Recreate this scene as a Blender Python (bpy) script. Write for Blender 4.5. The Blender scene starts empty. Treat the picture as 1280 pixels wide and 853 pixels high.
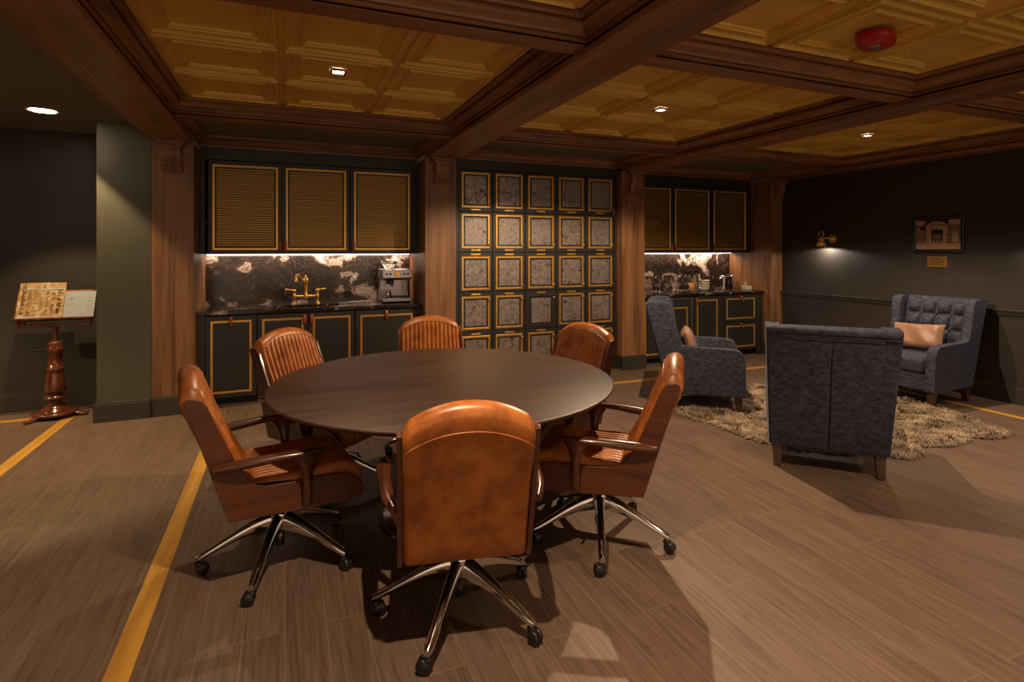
import bpy, math, random
import numpy as np
from mathutils import Vector, Matrix

C = bpy.context.scene
COL = C.collection
PI = math.pi
R = math.radians

# ------------------------------------------------------------------ camera
cam_d = bpy.data.cameras.new('camera')
cam = bpy.data.objects.new('camera', cam_d)
COL.objects.link(cam)
cam.location = (0, 0, 1.48)
cam.rotation_euler = (R(90), 0, R(-22.42))
cam_d.sensor_width = 36.0
cam_d.lens = 687.45 / 1280 * 36.0
cam_d.shift_y = -(426.5 - 312.0) / 1280
cam_d.clip_start = 0.05
C.camera = cam

# ------------------------------------------------------------------ world, exposure
world = bpy.data.worlds.new('world')
C.world = world
world.use_nodes = True
wb = world.node_tree.nodes['Background']
wb.inputs['Color'].default_value = (1.0, 0.72, 0.5, 1)
wb.inputs['Strength'].default_value = 0.50
C.view_settings.view_transform = 'Standard'
C.view_settings.look = 'None'
C.view_settings.gamma = 1.0
C.view_settings.use_curve_mapping = False
C.view_settings.exposure = 0.9
try:
    C.cycles.use_denoising = True
    C.cycles.sample_clamp_indirect = 4.0
    C.cycles.max_bounces = 9
    C.cycles.transmission_bounces = 9
    C.cycles.caustics_reflective = False
    C.cycles.caustics_refractive = False
except Exception:
    pass

WARM = (1.0, 0.74, 0.48)
LAMP_W = 130.0                      # watts of each recessed ceiling spot


def spot(loc, watts, size=R(98), blend=0.6, col=WARM, rad=0.016, aim=(0, 0, -1)):
    d = bpy.data.lights.new('spot', 'SPOT')
    d.energy = watts
    d.color = col
    d.spot_size = size
    d.spot_blend = blend
    d.shadow_soft_size = rad
    o = bpy.data.objects.new('spot_light', d)
    COL.objects.link(o)
    o.location = loc
    o.rotation_euler = Vector(aim).to_track_quat('-Z', 'Y').to_euler()
    return o


# recessed lamps of the ceiling (x, y, z, watts)
spot((0.31, 3.63, 2.57), LAMP_W * 0.26, size=R(150), blend=1.0)
spot((2.79, 3.63, 2.57), LAMP_W * 1.12, size=R(154), blend=0.25)
spot((5.30, 3.67, 2.57), LAMP_W * 0.6)
spot((0.40, 1.20, 2.57), LAMP_W * 0.9)
spot((2.79, 1.10, 2.57), LAMP_W * 0.55)
spot((5.30, 1.10, 2.57), LAMP_W * 0.5)
spot((-1.78, 5.44, 2.56), 80, size=R(86), blend=0.30, col=(1.0, 0.72, 0.36))
spot((-4.10, 4.30, 2.56), 170, size=R(124), blend=0.3, col=(1.0, 0.74, 0.40))


def strip_light(loc, sx, sy, watts, col):
    d = bpy.data.lights.new('strip', 'AREA')
    d.shape = 'RECTANGLE'
    d.size, d.size_y = sx, sy
    d.energy = watts
    d.color = col
    o = bpy.data.objects.new('strip_light', d)
    COL.objects.link(o)
    o.location = loc
    o.rotation_euler = (R(12), 0, 0)
    return o


strip_light((0.30, 6.40, 1.415), 2.0, 0.02, 4.6, (1.0, 0.74, 0.56))
strip_light((5.20, 6.40, 1.415), 2.0, 0.02, 5.2, (1.0, 0.74, 0.56))
# bulbs of the brass wall sconces (the second one hangs just out of frame)
spot((6.345, 5.00, 1.514), 7.0, size=R(172), blend=0.2, col=(1.0, 0.84, 0.66), rad=0.015)
spot((6.345, 2.62, 1.514), 7.0, size=R(172), blend=0.2, col=(1.0, 0.84, 0.66), rad=0.015)


# ------------------------------------------------------------------ materials
def new_mat(name):
    m = bpy.data.materials.new(name)
    m.use_nodes = True
    nt = m.node_tree
    b = nt.nodes['Principled BSDF']
    return m, nt, b


def N(nt, kind, **kw):
    n = nt.nodes.new(kind)
    for k, v in kw.items():
        if k in n.inputs.keys():
            n.inputs[k].default_value = v
        else:
            setattr(n, k, v)
    return n


def L(nt, a, b):
    nt.links.new(a, b)


def coords(nt, scale=(1, 1, 1)):
    tc = N(nt, 'ShaderNodeTexCoord')
    mp = N(nt, 'ShaderNodeMapping')
    mp.inputs['Scale'].default_value = scale
    L(nt, tc.outputs['Object'], mp.inputs['Vector'])
    return mp.outputs['Vector']


def ramp(nt, fac, stops):
    r = N(nt, 'ShaderNodeValToRGB')
    els = r.color_ramp.elements
    while len(els) < len(stops):
        els.new(0.5)
    for e, (p, c) in zip(els, stops):
        e.position = p
        e.color = (*c, 1)
    L(nt, fac, r.inputs['Fac'])
    return r.outputs['Color']


def bump(nt, b, h, strength=0.2, dist=0.01):
    n = N(nt, 'ShaderNodeBump')
    n.inputs['Strength'].default_value = strength
    n.inputs['Distance'].default_value = dist
    L(nt, h, n.inputs['Height'])
    L(nt, n.outputs['Normal'], b.inputs['Normal'])


def flat(name, col, rough=0.6, metal=0.0, noise=0.0, nscale=20, coat=0.0, bumpy=0.0):
    m, nt, b = new_mat(name)
    b.inputs['Base Color'].default_value = (*col, 1)
    b.inputs['Roughness'].default_value = rough
    b.inputs['Metallic'].default_value = metal
    b.inputs['Coat Weight'].default_value = coat
    if noise or bumpy:
        n = N(nt, 'ShaderNodeTexNoise', Scale=nscale, Detail=5.0)
        L(nt, coords(nt), n.inputs['Vector'])
        if noise:
            lo = tuple(c * (1 - noise) for c in col)
            hi = tuple(min(1, c * (1 + noise)) for c in col)
            L(nt, ramp(nt, n.outputs['Fac'], [(0.3, lo), (0.7, hi)]), b.inputs['Base Color'])
        if bumpy:
            bump(nt, b, n.outputs['Fac'], bumpy, 0.004)
    return m


def wood(name, dark, light, axis='Z', rough=0.45, fine=26.0, coat=0.0, bumpy=0.12):
    m, nt, b = new_mat(name)
    k = {'X': (0.9, fine, fine), 'Y': (fine, 0.9, fine), 'Z': (fine, fine, 0.9)}[axis]
    k2 = {'X': (0.5, 5, 5), 'Y': (5, 0.5, 5), 'Z': (5, 5, 0.5)}[axis]
    n1 = N(nt, 'ShaderNodeTexNoise', Scale=1.0, Detail=6.0, Roughness=0.65, Distortion=0.6)
    L(nt, coords(nt, k), n1.inputs['Vector'])
    n2 = N(nt, 'ShaderNodeTexNoise', Scale=1.0, Detail=2.0, Distortion=1.5)
    L(nt, coords(nt, k2), n2.inputs['Vector'])
    w = N(nt, 'ShaderNodeMath', operation='MULTIPLY')
    w.inputs[1].default_value = 14.0
    L(nt, n2.outputs['Fac'], w.inputs[0])
    s = N(nt, 'ShaderNodeMath', operation='SINE')
    L(nt, w.outputs[0], s.inputs[0])
    mx = N(nt, 'ShaderNodeMath', operation='MULTIPLY_ADD')
    mx.inputs[1].default_value = 0.12
    L(nt, s.outputs[0], mx.inputs[0])
    L(nt, n1.outputs['Fac'], mx.inputs[2])
    mid = tuple((a + c) / 2 for a, c in zip(dark, light))
    L(nt, ramp(nt, mx.outputs[0], [(0.25, dark), (0.5, mid), (0.75, light)]), b.inputs['Base Color'])
    b.inputs['Roughness'].default_value = rough
    b.inputs['Coat Weight'].default_value = coat
    b.inputs['Coat Roughness'].default_value = 0.15
    bump(nt, b, mx.outputs[0], bumpy, 0.003)
    return m


OAK_D, OAK_L = (0.105, 0.044, 0.018), (0.32, 0.150, 0.064)
M = {}
for ax in 'XYZ':
    M['oak' + ax] = wood('oak_' + ax.lower(), OAK_D, OAK_L, ax, 0.42)
M['walnut'] = wood('walnut_shell', (0.055, 0.014, 0.006), (0.125, 0.036, 0.013), 'X', 0.3, 18, coat=0.35, bumpy=0.03)
M['walnut_dark'] = wood('walnut_arm', (0.045, 0.013, 0.006), (0.12, 0.036, 0.014), 'X', 0.28, 18, coat=0.4, bumpy=0.03)
M['mahogany'] = wood('mahogany', (0.05, 0.010, 0.004), (0.16, 0.040, 0.014), 'Z', 0.2, 16, coat=0.7, bumpy=0.03)
M['table'] = wood('table_veneer', (0.026, 0.013, 0.008), (0.072, 0.036, 0.022), 'X', 0.42, 34, coat=0.0, bumpy=0.05)
M['legwood'] = wood('leg_wood', (0.04, 0.016, 0.008), (0.11, 0.045, 0.02), 'Z', 0.45, 22)
M['paint'] = flat('wall_paint', (0.031, 0.025, 0.021), 0.62, noise=0.05, nscale=6)
M['paint2'] = flat('pier_paint', (0.080, 0.074, 0.054), 0.6, noise=0.05, nscale=6)
M['trim'] = flat('skirting_paint', (0.043, 0.038, 0.031), 0.38)
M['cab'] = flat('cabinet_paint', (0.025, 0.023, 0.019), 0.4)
M['cab_dark'] = flat('cabinet_carcass_paint', (0.012, 0.011, 0.010), 0.6)  # darker paint tone of the cabinet and locker carcasses
M['ceilpaint'] = flat('ceiling_paint', (0.16, 0.145, 0.115), 0.7)
M['brass'] = flat('brass', (0.78, 0.43, 0.11), 0.30, 0.72, noise=0.12, nscale=30)
M['brass_mesh'] = flat('brass_mesh', (0.40, 0.235, 0.06), 0.38, 0.6)
M['gold_inlay'] = flat('brass_inlay', (0.60, 0.36, 0.10), 0.35, 0.9)
M['chrome'] = flat('chrome', (0.72, 0.70, 0.67), 0.09, 1.0)
M['steel'] = flat('brushed_steel', (0.46, 0.43, 0.44), 0.3, 1.0)
M['black'] = flat('black_plastic', (0.012, 0.011, 0.011), 0.38)
M['white'] = flat('white_ceramic', (0.62, 0.54, 0.44), 0.35)
M['tanleather'] = flat('strap_leather', (0.30, 0.055, 0.016), 0.45, noise=0.3, nscale=60)
M['pillow'] = flat('pillow_satin', (0.36, 0.190, 0.125), 0.38, noise=0.15, nscale=12, bumpy=0.25)
M['red'] = flat('red_plastic', (0.42, 0.006, 0.012), 0.35)
M['paper'] = flat('paper', (0.36, 0.385, 0.44), 0.7)
M['ink'] = flat('print_ink', (0.22, 0.125, 0.05), 0.8)


def emit(name, col, strength):
    m, nt, b = new_mat(name)
    b.inputs['Base Color'].default_value = (0.8, 0.8, 0.8, 1)
    b.inputs['Emission Color'].default_value = (*col, 1)
    b.inputs['Emission Strength'].default_value = strength
    return m


M['lampglow'] = emit('lamp_lens', (1.0, 0.80, 0.55), 14.0)
M['ledglow'] = emit('led_diffuser', (1.0, 0.80, 0.74), 3.0)


def leather():
    m, nt, b = new_mat('cognac_leather')
    v = coords(nt)
    n = N(nt, 'ShaderNodeTexNoise', Scale=9.0, Detail=8.0, Roughness=0.7)
    L(nt, v, n.inputs['Vector'])
    L(nt, ramp(nt, n.outputs['Fac'], [(0.28, (0.17, 0.042, 0.008)), (0.5, (0.385, 0.114, 0.020)), (0.72, (0.54, 0.188, 0.036))]), b.inputs['Base Color'])
    b.inputs['Roughness'].default_value = 0.36
    b.inputs['Specular IOR Level'].default_value = 0.55
    vo = N(nt, 'ShaderNodeTexNoise', Scale=160.0, Detail=3.0)
    L(nt, v, vo.inputs['Vector'])
    bump(nt, b, vo.outputs['Fac'], 0.12, 0.002)
    return m


M['leather'] = leather()


def velvet():
    m, nt, b = new_mat('slate_velvet')
    v = coords(nt, (1, 1, 1))
    n = N(nt, 'ShaderNodeTexNoise', Scale=1.0, Detail=7.0, Roughness=0.75, Distortion=0.3)
    L(nt, coords(nt, (22, 22, 46)), n.inputs['Vector'])
    n2 = N(nt, 'ShaderNodeTexNoise', Scale=1.0, Detail=3.0, Roughness=0.7)
    L(nt, coords(nt, (60, 60, 330)), n2.inputs['Vector'])
    ad = N(nt, 'ShaderNodeMath', operation='MULTIPLY_ADD')
    ad.inputs[1].default_value = 0.4
    L(nt, n2.outputs['Fac'], ad.inputs[0])
    L(nt, n.outputs['Fac'], ad.inputs[2])
    L(nt, ramp(nt, ad.outputs[0], [(0.52, (0.005, 0.006, 0.011)), (0.65, (0.024, 0.028, 0.052)), (0.76, (0.047, 0.054, 0.096)), (0.92, (0.10, 0.112, 0.18))]), b.inputs['Base Color'])
    b.inputs['Roughness'].default_value = 0.75
    b.inputs['Sheen Weight'].default_value = 0.18
    b.inputs['Sheen Roughness'].default_value = 0.4
    b.inputs['Sheen Tint'].default_value = (0.55, 0.56, 0.70, 1)
    bump(nt, b, ad.outputs[0], 0.35, 0.004)
    return m


M['velvet'] = velvet()


def marble():
    m, nt, b = new_mat('black_marble')
    v = coords(nt)
    n = N(nt, 'ShaderNodeTexNoise', Scale=2.6, Detail=8.0, Roughness=0.55, Distortion=1.3)
    L(nt, v, n.inputs['Vector'])
    base = ramp(nt, n.outputs['Fac'], [(0.30, (0.008, 0.006, 0.005)), (0.51, (0.020, 0.013, 0.010)), (0.55, (0.045, 0.028, 0.020)), (0.575, (0.36, 0.28, 0.22)), (0.605, (0.07, 0.046, 0.034)), (0.63, (0.55, 0.45, 0.37)), (0.68, (0.40, 0.31, 0.25))])
    n2 = N(nt, 'ShaderNodeTexNoise', Scale=5.0, Detail=6.0, Roughness=0.6, Distortion=3.5)
    L(nt, v, n2.inputs['Vector'])
    vein = ramp(nt, n2.outputs['Fac'], [(0.475, (0, 0, 0)), (0.497, (1, 1, 1)), (0.52, (0, 0, 0))])
    mx = N(nt, 'ShaderNodeMixRGB', blend_type='MIX')
    mul = N(nt, 'ShaderNodeMath', operation='MULTIPLY')
    mul.inputs[1].default_value = 0.13
    L(nt, vein, mul.inputs[0])
    L(nt, mul.outputs[0], mx.inputs['Fac'])
    L(nt, base, mx.inputs['Color1'])
    mx.inputs['Color2'].default_value = (0.42, 0.27, 0.17, 1)
    L(nt, mx.outputs['Color'], b.inputs['Base Color'])
    b.inputs['Roughness'].default_value = 0.16
    return m


M['marble'] = marble()


def floor_mat():
    m, nt, b = new_mat('plank_floor')
    tc = N(nt, 'ShaderNodeTexCoord')
    sp = N(nt, 'ShaderNodeSeparateXYZ')
    L(nt, tc.outputs['Object'], sp.inputs[0])
    cb = N(nt, 'ShaderNodeCombineXYZ')
    L(nt, sp.outputs['Y'], cb.inputs['X'])
    L(nt, sp.outputs['X'], cb.inputs['Y'])
    br = N(nt, 'ShaderNodeTexBrick', Scale=1.0)
    br.inputs['Brick Width'].default_value = 1.15
    br.inputs['Row Height'].default_value = 0.150
    br.inputs['Mortar Size'].default_value = 0.0016
    br.inputs['Mortar Smooth'].default_value = 0.3
    br.inputs['Color1'].default_value = (0, 0, 0, 1)
    br.inputs['Color2'].default_value = (1, 1, 1, 1)
    br.inputs['Mortar'].default_value = (0.5, 0.5, 0.5, 1)
    br.offset = 0.37
    br.offset_frequency = 3
    br.squash = 1.0
    L(nt, cb.outputs[0], br.inputs['Vector'])
    # grain: its own offset in each plank
    sh = N(nt, 'ShaderNodeVectorMath', operation='MULTIPLY_ADD')
    L(nt, br.outputs['Color'], sh.inputs[0])
    sh.inputs[1].default_value = (7.3, 19.1, 3.0)
    L(nt, tc.outputs['Object'], sh.inputs[2])
    mp = N(nt, 'ShaderNodeMapping')
    mp.inputs['Scale'].default_value = (75, 3.2, 1)
    L(nt, sh.outputs[0], mp.inputs['Vector'])
    g = N(nt, 'ShaderNodeTexNoise', Scale=1.0, Detail=7.0, Roughness=0.65, Distortion=0.5)
    L(nt, mp.outputs[0], g.inputs['Vector'])
    mp2 = N(nt, 'ShaderNodeMapping')
    mp2.inputs['Scale'].default_value = (9, 0.8, 1)
    L(nt, sh.outputs[0], mp2.inputs['Vector'])
    g2 = N(nt, 'ShaderNodeTexNoise', Scale=1.0, Detail=2.0, Distortion=0.8)
    L(nt, mp2.outputs[0], g2.inputs['Vector'])
    w = N(nt, 'ShaderNodeMath', operation='MULTIPLY')
    w.inputs[1].default_value = 46.0
    L(nt, g2.outputs['Fac'], w.inputs[0])
    s = N(nt, 'ShaderNodeMath', operation='SINE')
    L(nt, w.outputs[0], s.inputs[0])
    a = N(nt, 'ShaderNodeMath', operation='MULTIPLY_ADD')
    a.inputs[1].default_value = 0.06
    L(nt, s.outputs[0], a.inputs[0])
    L(nt, g.outputs['Fac'], a.inputs[2])
    a2 = N(nt, 'ShaderNodeMath', operation='MULTIPLY_ADD')
    a2.inputs[1].default_value = 0.13
    sx = N(nt, 'ShaderNodeSeparateColor')
    L(nt, br.outputs['Color'], sx.inputs[0])
    L(nt, sx.outputs[0], a2.inputs[0])
    L(nt, a.outputs[0], a2.inputs[2])
    colr = ramp(nt, a2.outputs[0], [(0.26, (0.078, 0.047, 0.032)), (0.55, (0.146, 0.091, 0.063)), (0.85, (0.200, 0.131, 0.094))])
    mx = N(nt, 'ShaderNodeMixRGB', blend_type='MIX')
    L(nt, br.outputs['Fac'], mx.inputs['Fac'])
    L(nt, colr, mx.inputs['Color1'])
    mx.inputs['Color2'].default_value = (0.24, 0.16, 0.11, 1)
    L(nt, mx.outputs[0], b.inputs['Base Color'])
    b.inputs['Roughness'].default_value = 0.5
    b.inputs['Specular IOR Level'].default_value = 0.28
    bump(nt, b, a2.outputs[0], 0.10, 0.002)
    return m


M['floor'] = floor_mat()
M['inlay'] = wood('inlay_timber', (0.40, 0.18, 0.026), (0.66, 0.35, 0.060), 'Y', 0.42, 24)
M['inlayX'] = wood('inlay_timber_cross', (0.36, 0.155, 0.026), (0.60, 0.31, 0.060), 'X', 0.42, 24)


def tin(name, embossed):
    m, nt, b = new_mat(name)
    v = coords(nt)
    n = N(nt, 'ShaderNodeTexNoise', Scale=5.0, Detail=4.0)
    L(nt, v, n.inputs['Vector'])
    L(nt, ramp(nt, n.outputs['Fac'], [(0.3, (0.66, 0.435, 0.085)), (0.7, (0.78, 0.53, 0.11))]), b.inputs['Base Color'])
    b.inputs['Roughness'].default_value = 0.42
    b.inputs['Metallic'].default_value = 0.12
    if embossed:
        vo = N(nt, 'ShaderNodeTexVoronoi', Scale=60.0)
        L(nt, v, vo.inputs['Vector'])
        bump(nt, b, vo.outputs['Distance'], 1.0, 0.012)
    return m


M['tin'] = tin('gold_tin', False)
M['tin_emb'] = tin('gold_tin_embossed', True)


def mirror():
    m, nt, b = new_mat('antiqued_mirror')
    v = coords(nt)
    n = N(nt, 'ShaderNodeTexNoise', Scale=26.0, Detail=8.0, Roughness=0.75, Distortion=0.8)
    L(nt, v, n.inputs['Vector'])
    L(nt, ramp(nt, n.outputs['Fac'], [(0.36, (0.035, 0.026, 0.024)), (0.46, (0.26, 0.21, 0.19)), (0.62, (0.52, 0.44, 0.39))]), b.inputs['Base Color'])
    b.inputs['Metallic'].default_value = 0.55
    L(nt, ramp(nt, n.outputs['Fac'], [(0.35, (0.55, 0.55, 0.55)), (0.6, (0.16, 0.16, 0.16))]), b.inputs['Roughness'])
    bump(nt, b, n.outputs['Fac'], 0.35, 0.004)
    return m


M['mirror'] = mirror()


def glass():
    m, nt, b = new_mat('clear_glass')
    b.inputs['Base Color'].default_value = (0.95, 0.93, 0.9, 1)
    b.inputs['Transmission Weight'].default_value = 1.0
    b.inputs['Roughness'].default_value = 0.03
    b.inputs['IOR'].default_value = 1.22
    return m


M['glass'] = glass()
M['amber'] = flat('amber_drink', (0.75, 0.32, 0.08), 0.15)


def fur_mat():
    m, nt, b = new_mat('sheepskin_wool')
    v = coords(nt)
    n = N(nt, 'ShaderNodeTexNoise', Scale=7.0, Detail=5.0)
    L(nt, v, n.inputs['Vector'])
    L(nt, ramp(nt, n.outputs['Fac'], [(0.3, (0.14, 0.085, 0.045)), (0.5, (0.31, 0.21, 0.12)), (0.7, (0.52, 0.39, 0.25))]), b.inputs['Base Color'])
    b.inputs['Roughness'].default_value = 0.7
    b.inputs['Sheen Weight'].default_value = 0.3
    return m


M['fur'] = fur_mat()


def newsprint():
    m, nt, b = new_mat('printed_page')
    v = coords(nt)
    n = N(nt, 'ShaderNodeTexNoise', Scale=1.0, Detail=5.0, Roughness=0.7)
    L(nt, coords(nt, (26, 26, 14)), n.inputs['Vector'])
    L(nt, ramp(nt, n.outputs['Fac'], [(0.38, (0.30, 0.15, 0.045)), (0.5, (0.42, 0.26, 0.11)), (0.58, (0.46, 0.36, 0.23)), (0.64, (0.46, 0.48, 0.50))]), b.inputs['Base Color'])
    b.inputs['Roughness'].default_value = 0.7
    return m


M['news'] = newsprint()


# ------------------------------------------------------------------ mesh helpers
class MB:
    def __init__(self):
        self.v, self.f, self.mi, self.sm = [], [], [], []

    def add(self, verts, faces, mi=0, smooth=False):
        o = len(self.v)
        self.v.extend([tuple(p) for p in verts])
        for f in faces:
            self.f.append(tuple(i + o for i in f))
            self.mi.append(mi)
            self.sm.append(smooth)
        return self

    def box(self, a, b, mi=0):
        x0, y0, z0 = a
        x1, y1, z1 = b
        v = [(x0, y0, z0), (x1, y0, z0), (x1, y1, z0), (x0, y1, z0), (x0, y0, z1), (x1, y0, z1), (x1, y1, z1), (x0, y1, z1)]
        return self.add(v, [(0, 3, 2, 1), (4, 5, 6, 7), (0, 1, 5, 4), (1, 2, 6, 5), (2, 3, 7, 6), (3, 0, 4, 7)], mi)

    def hexa(self, lo, hi, mi=0):
        """two quads (4 points each) joined"""
        return self.add(list(lo) + list(hi), [(0, 3, 2, 1), (4, 5, 6, 7), (0, 1, 5, 4), (1, 2, 6, 5), (2, 3, 7, 6), (3, 0, 4, 7)], mi)

    def prism(self, poly, f0, f1, mi=0, smooth=False):
        """poly in 2D, f0/f1 map (a,b) to 3D for the two ends"""
        n = len(poly)
        v = [f0(*p) for p in poly] + [f1(*p) for p in poly]
        fs = [tuple(range(n))[::-1], tuple(range(n, 2 * n))]
        self.add(v, fs, mi, False)
        o = len(self.v) - 2 * n
        for i in range(n):
            j = (i + 1) % n
            self.f.append((o + i, o + j, o + n + j, o + n + i))
            self.mi.append(mi)
            self.sm.append(smooth)
        return self

    def lathe(self, prof, c=(0, 0, 0), n=24, mi=0, axis='Z', sx=1.0, sy=1.0, smooth=True):
        """prof: list of (r, h)"""
        v, f = [], []
        for (r, h) in prof:
            for k in range(n):
                a = 2 * PI * k / n
                p = (r * math.cos(a) * sx, r * math.sin(a) * sy, h)
                if axis == 'X':
                    p = (p[2], p[0], p[1])
                elif axis == 'Y':
                    p = (p[0], p[2], p[1])
                v.append((p[0] + c[0], p[1] + c[1], p[2] + c[2]))
        for i in range(len(prof) - 1):
            for k in range(n):
                k2 = (k + 1) % n
                f.append((i * n + k, i * n + k2, (i + 1) * n + k2, (i + 1) * n + k))
        self.add(v, f, mi, smooth)
        self.add(v[:n], [tuple(range(n))[::-1]], mi)
        self.add(v[-n:], [tuple(range(n))], mi)
        return self

    def tube(self, pts, rad, n=10, mi=0, up=(0, 0, 1), closed=False):
        """pts 3D; rad: number, list of numbers, or list of (side, up) radii"""
        P = [Vector(p) for p in pts]
        m = len(P)
        if not isinstance(rad, (list, tuple)):
            rad = [rad] * m
        v, f = [], []
        up = Vector(up)
        for i, p in enumerate(P):
            if closed:
                t = P[(i + 1) % m] - P[i - 1]
            else:
                t = P[min(i + 1, m - 1)] - P[max(i - 1, 0)]
            t.normalize()
            s = t.cross(up)
            if s.length < 1e-3:
                s = t.cross(Vector((1, 0, 0)))
            s.normalize()
            u = s.cross(t)
            r = rad[i]
            ra, rb = r if isinstance(r, (list, tuple)) else (r, r)
            for k in range(n):
                a = 2 * PI * k / n
                v.append(p + s * (ra * math.cos(a)) + u * (rb * math.sin(a)))
        for i in range(m if closed else m - 1):
            i2 = (i + 1) % m
            for k in range(n):
                k2 = (k + 1) % n
                f.append((i * n + k, i * n + k2, i2 * n + k2, i2 * n + k))
        self.add(v, f, mi, True)
        if not closed:
            self.add(v[:n], [tuple(range(n))[::-1]], mi)
            self.add(v[-n:], [tuple(range(n))], mi)
        return self

    def grid(self, rows, mi=0, smooth=True, close_u=False):
        nu, nv = len(rows), len(rows[0])
        v = [p for r in rows for p in r]
        f = []
        for i in range(nu if close_u else nu - 1):
            i2 = (i + 1) % nu
            for j in range(nv - 1):
                f.append((i * nv + j, i * nv + j + 1, i2 * nv + j + 1, i2 * nv + j))
        return self.add(v, f, mi, smooth)

    def rings(self, x0, y0, x1, y1, prof, fmap, mi=(0, 0), fill=None, smooth=False):
        """mitred frame: prof = [(inset, depth)], fmap(a, b, depth) -> 3D"""
        R_ = []
        for (s, d) in prof:
            R_.append([fmap(x0 + s, y0 + s, d), fmap(x1 - s, y0 + s, d), fmap(x1 - s, y1 - s, d), fmap(x0 + s, y1 - s, d)])
        for i in range(len(R_) - 1):
            for k in range(4):
                k2 = (k + 1) % 4
                self.add([R_[i][k], R_[i][k2], R_[i + 1][k2], R_[i + 1][k]], [(0, 1, 2, 3)], mi[k % 2], smooth)
        if fill is not None:
            self.add(R_[-1], [(0, 1, 2, 3)], fill)
        return self

    def build(self, name, mats, parent=None, loc=None, bevel=0.0, segs=3, angle=40, subsurf=0, autosmooth=None):
        me = bpy.data.meshes.new(name)
        me.from_pydata(self.v, [], self.f)
        if not isinstance(mats, (list, tuple)):
            mats = [mats]
        for m in mats:
            me.materials.append(M[m])
        me.polygons.foreach_set('material_index', self.mi)
        sm = [True] * len(self.f) if bevel else self.sm
        me.polygons.foreach_set('use_smooth', sm)
        me.validate()
        me.update()
        o = bpy.data.objects.new(name, me)
        COL.objects.link(o)
        if parent is not None:
            o.parent = parent
        if loc is not None:
            o.location = loc
        if bevel:
            bm = o.modifiers.new('bevel', 'BEVEL')
            bm.width = bevel
            bm.segments = segs
            bm.limit_method = 'ANGLE'
            bm.angle_limit = R(angle)
            bm.harden_normals = True
        if subsurf:
            s = o.modifiers.new('subsurf', 'SUBSURF')
            s.levels = s.render_levels = subsurf
        return o


def thing(name, label, cat, loc=(0, 0, 0), rz=0.0, group=None):
    o = bpy.data.objects.new(name, None)
    COL.objects.link(o)
    o.location = loc
    o.rotation_euler = (0, 0, rz)
    o.empty_display_size = 0.05
    o['label'] = label
    o['category'] = cat
    if group:
        o['group'] = group
    return o


def tag(o, label, cat, group=None):
    o['label'] = label
    o['category'] = cat
    if group:
        o['group'] = group
    return o


def struct(o):
    o['kind'] = 'structure'
    return o


def dup(root, loc, rz, label, group=None):
    def cp(o, parent):
        c = o.copy()
        COL.objects.link(c)
        c.parent = parent
        for ch in o.children:
            cp(ch, c)
        return c
    kids = list(root.children)
    r = root.copy()
    COL.objects.link(r)
    r.location = loc
    r.rotation_euler = (0, 0, rz)
    r['label'] = label
    if group:
        r['group'] = group
    for ch in kids:
        cp(ch, r)
    return r


def lerp(a, b, t):
    return a + (b - a) * t


def resample(path, n):
    P = [Vector(p) for p in path]
    d = [0.0]
    for a, b in zip(P, P[1:]):
        d.append(d[-1] + (b - a).length)
    out = []
    for i in range(n):
        t = d[-1] * i / (n - 1)
        k = 0
        while k < len(d) - 2 and d[k + 1] < t:
            k += 1
        out.append(P[k].lerp(P[k + 1], (t - d[k]) / max(1e-9, d[k + 1] - d[k])))
    return out


def smooth_path(path, n, it=2):
    """Chaikin-rounded then evenly resampled"""
    P = [Vector(p) for p in path]
    for _ in range(it):
        Q = [P[0]]
        for a, b in zip(P, P[1:]):
            Q += [a.lerp(b, 0.25), a.lerp(b, 0.75)]
        Q.append(P[-1])
        P = Q
    return resample(P, n)


# ================================================================== SETTING
XB = [(-1.09, -0.765), (1.363, 1.70), (3.81, 4.14), (6.26, 6.47)]      # main beams / columns in x
BAYS = [(-0.765, 1.363), (1.70, 3.81), (4.14, 6.26)]
ZB, ZC, ZT = 2.44, 2.475, 2.60                                         # beam soffit, cross-beam soffit, tin ceiling
YF = 5.70                                                              # column fronts

struct(MB().box((-4.5, -3.0, -0.05), (6.6, 6.7, 0.0)).build('floor', 'floor'))
# inlaid timber strips in the floor
struct(MB().box((-0.580, -3.0, 0), (-0.495, 5.235, 0.0015)).build('trim_1', 'inlay'))
struct(MB().box((-0.495, 5.15, 0), (5.925, 5.235, 0.0015)).build('trim_2', 'inlayX'))
struct(MB().box((5.925, -3.0, 0), (6.005, 5.235, 0.0015)).build('trim_3', 'inlay'))
struct(MB().box((-1.80, -3.0, 0), (-1.715, 6.07, 0.0015)).build('trim_4', 'inlay'))
struct(MB().box((-4.5, 5.985, 0), (-1.80, 6.07, 0.0015)).build('trim_5', 'inlayX'))

struct(MB().box((-4.5, 6.37, 0), (-1.49, 6.6, 2.9)).build('wall_back_left', 'paint'))
struct(MB().box((-1.49, YF, 0), (-1.092, 6.6, 2.9)).build('wall_pier', 'paint2'))
struct(MB().box((-1.092, 6.50, 0), (6.6, 6.7, 2.9)).build('wall_back', 'paint'))
struct(MB().box((6.46, -3.0, 0), (6.6, 6.5, 2.9)).build('wall_right', 'paint'))
struct(MB().box((-4.6, -3.0, 0), (-4.5, 6.6, 2.9)).build('wall_left', 'paint'))

# ceilings: painted on the left of the beams and in the alcoves, tin in the coffers
struct(MB().box((-4.5, -3.0, 2.585), (-1.09, 6.5, 2.70)).build('ceiling_left', 'ceilpaint'))


def fz(a, b, d):
    return (a, b, d)


TILE = 0.64


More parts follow.
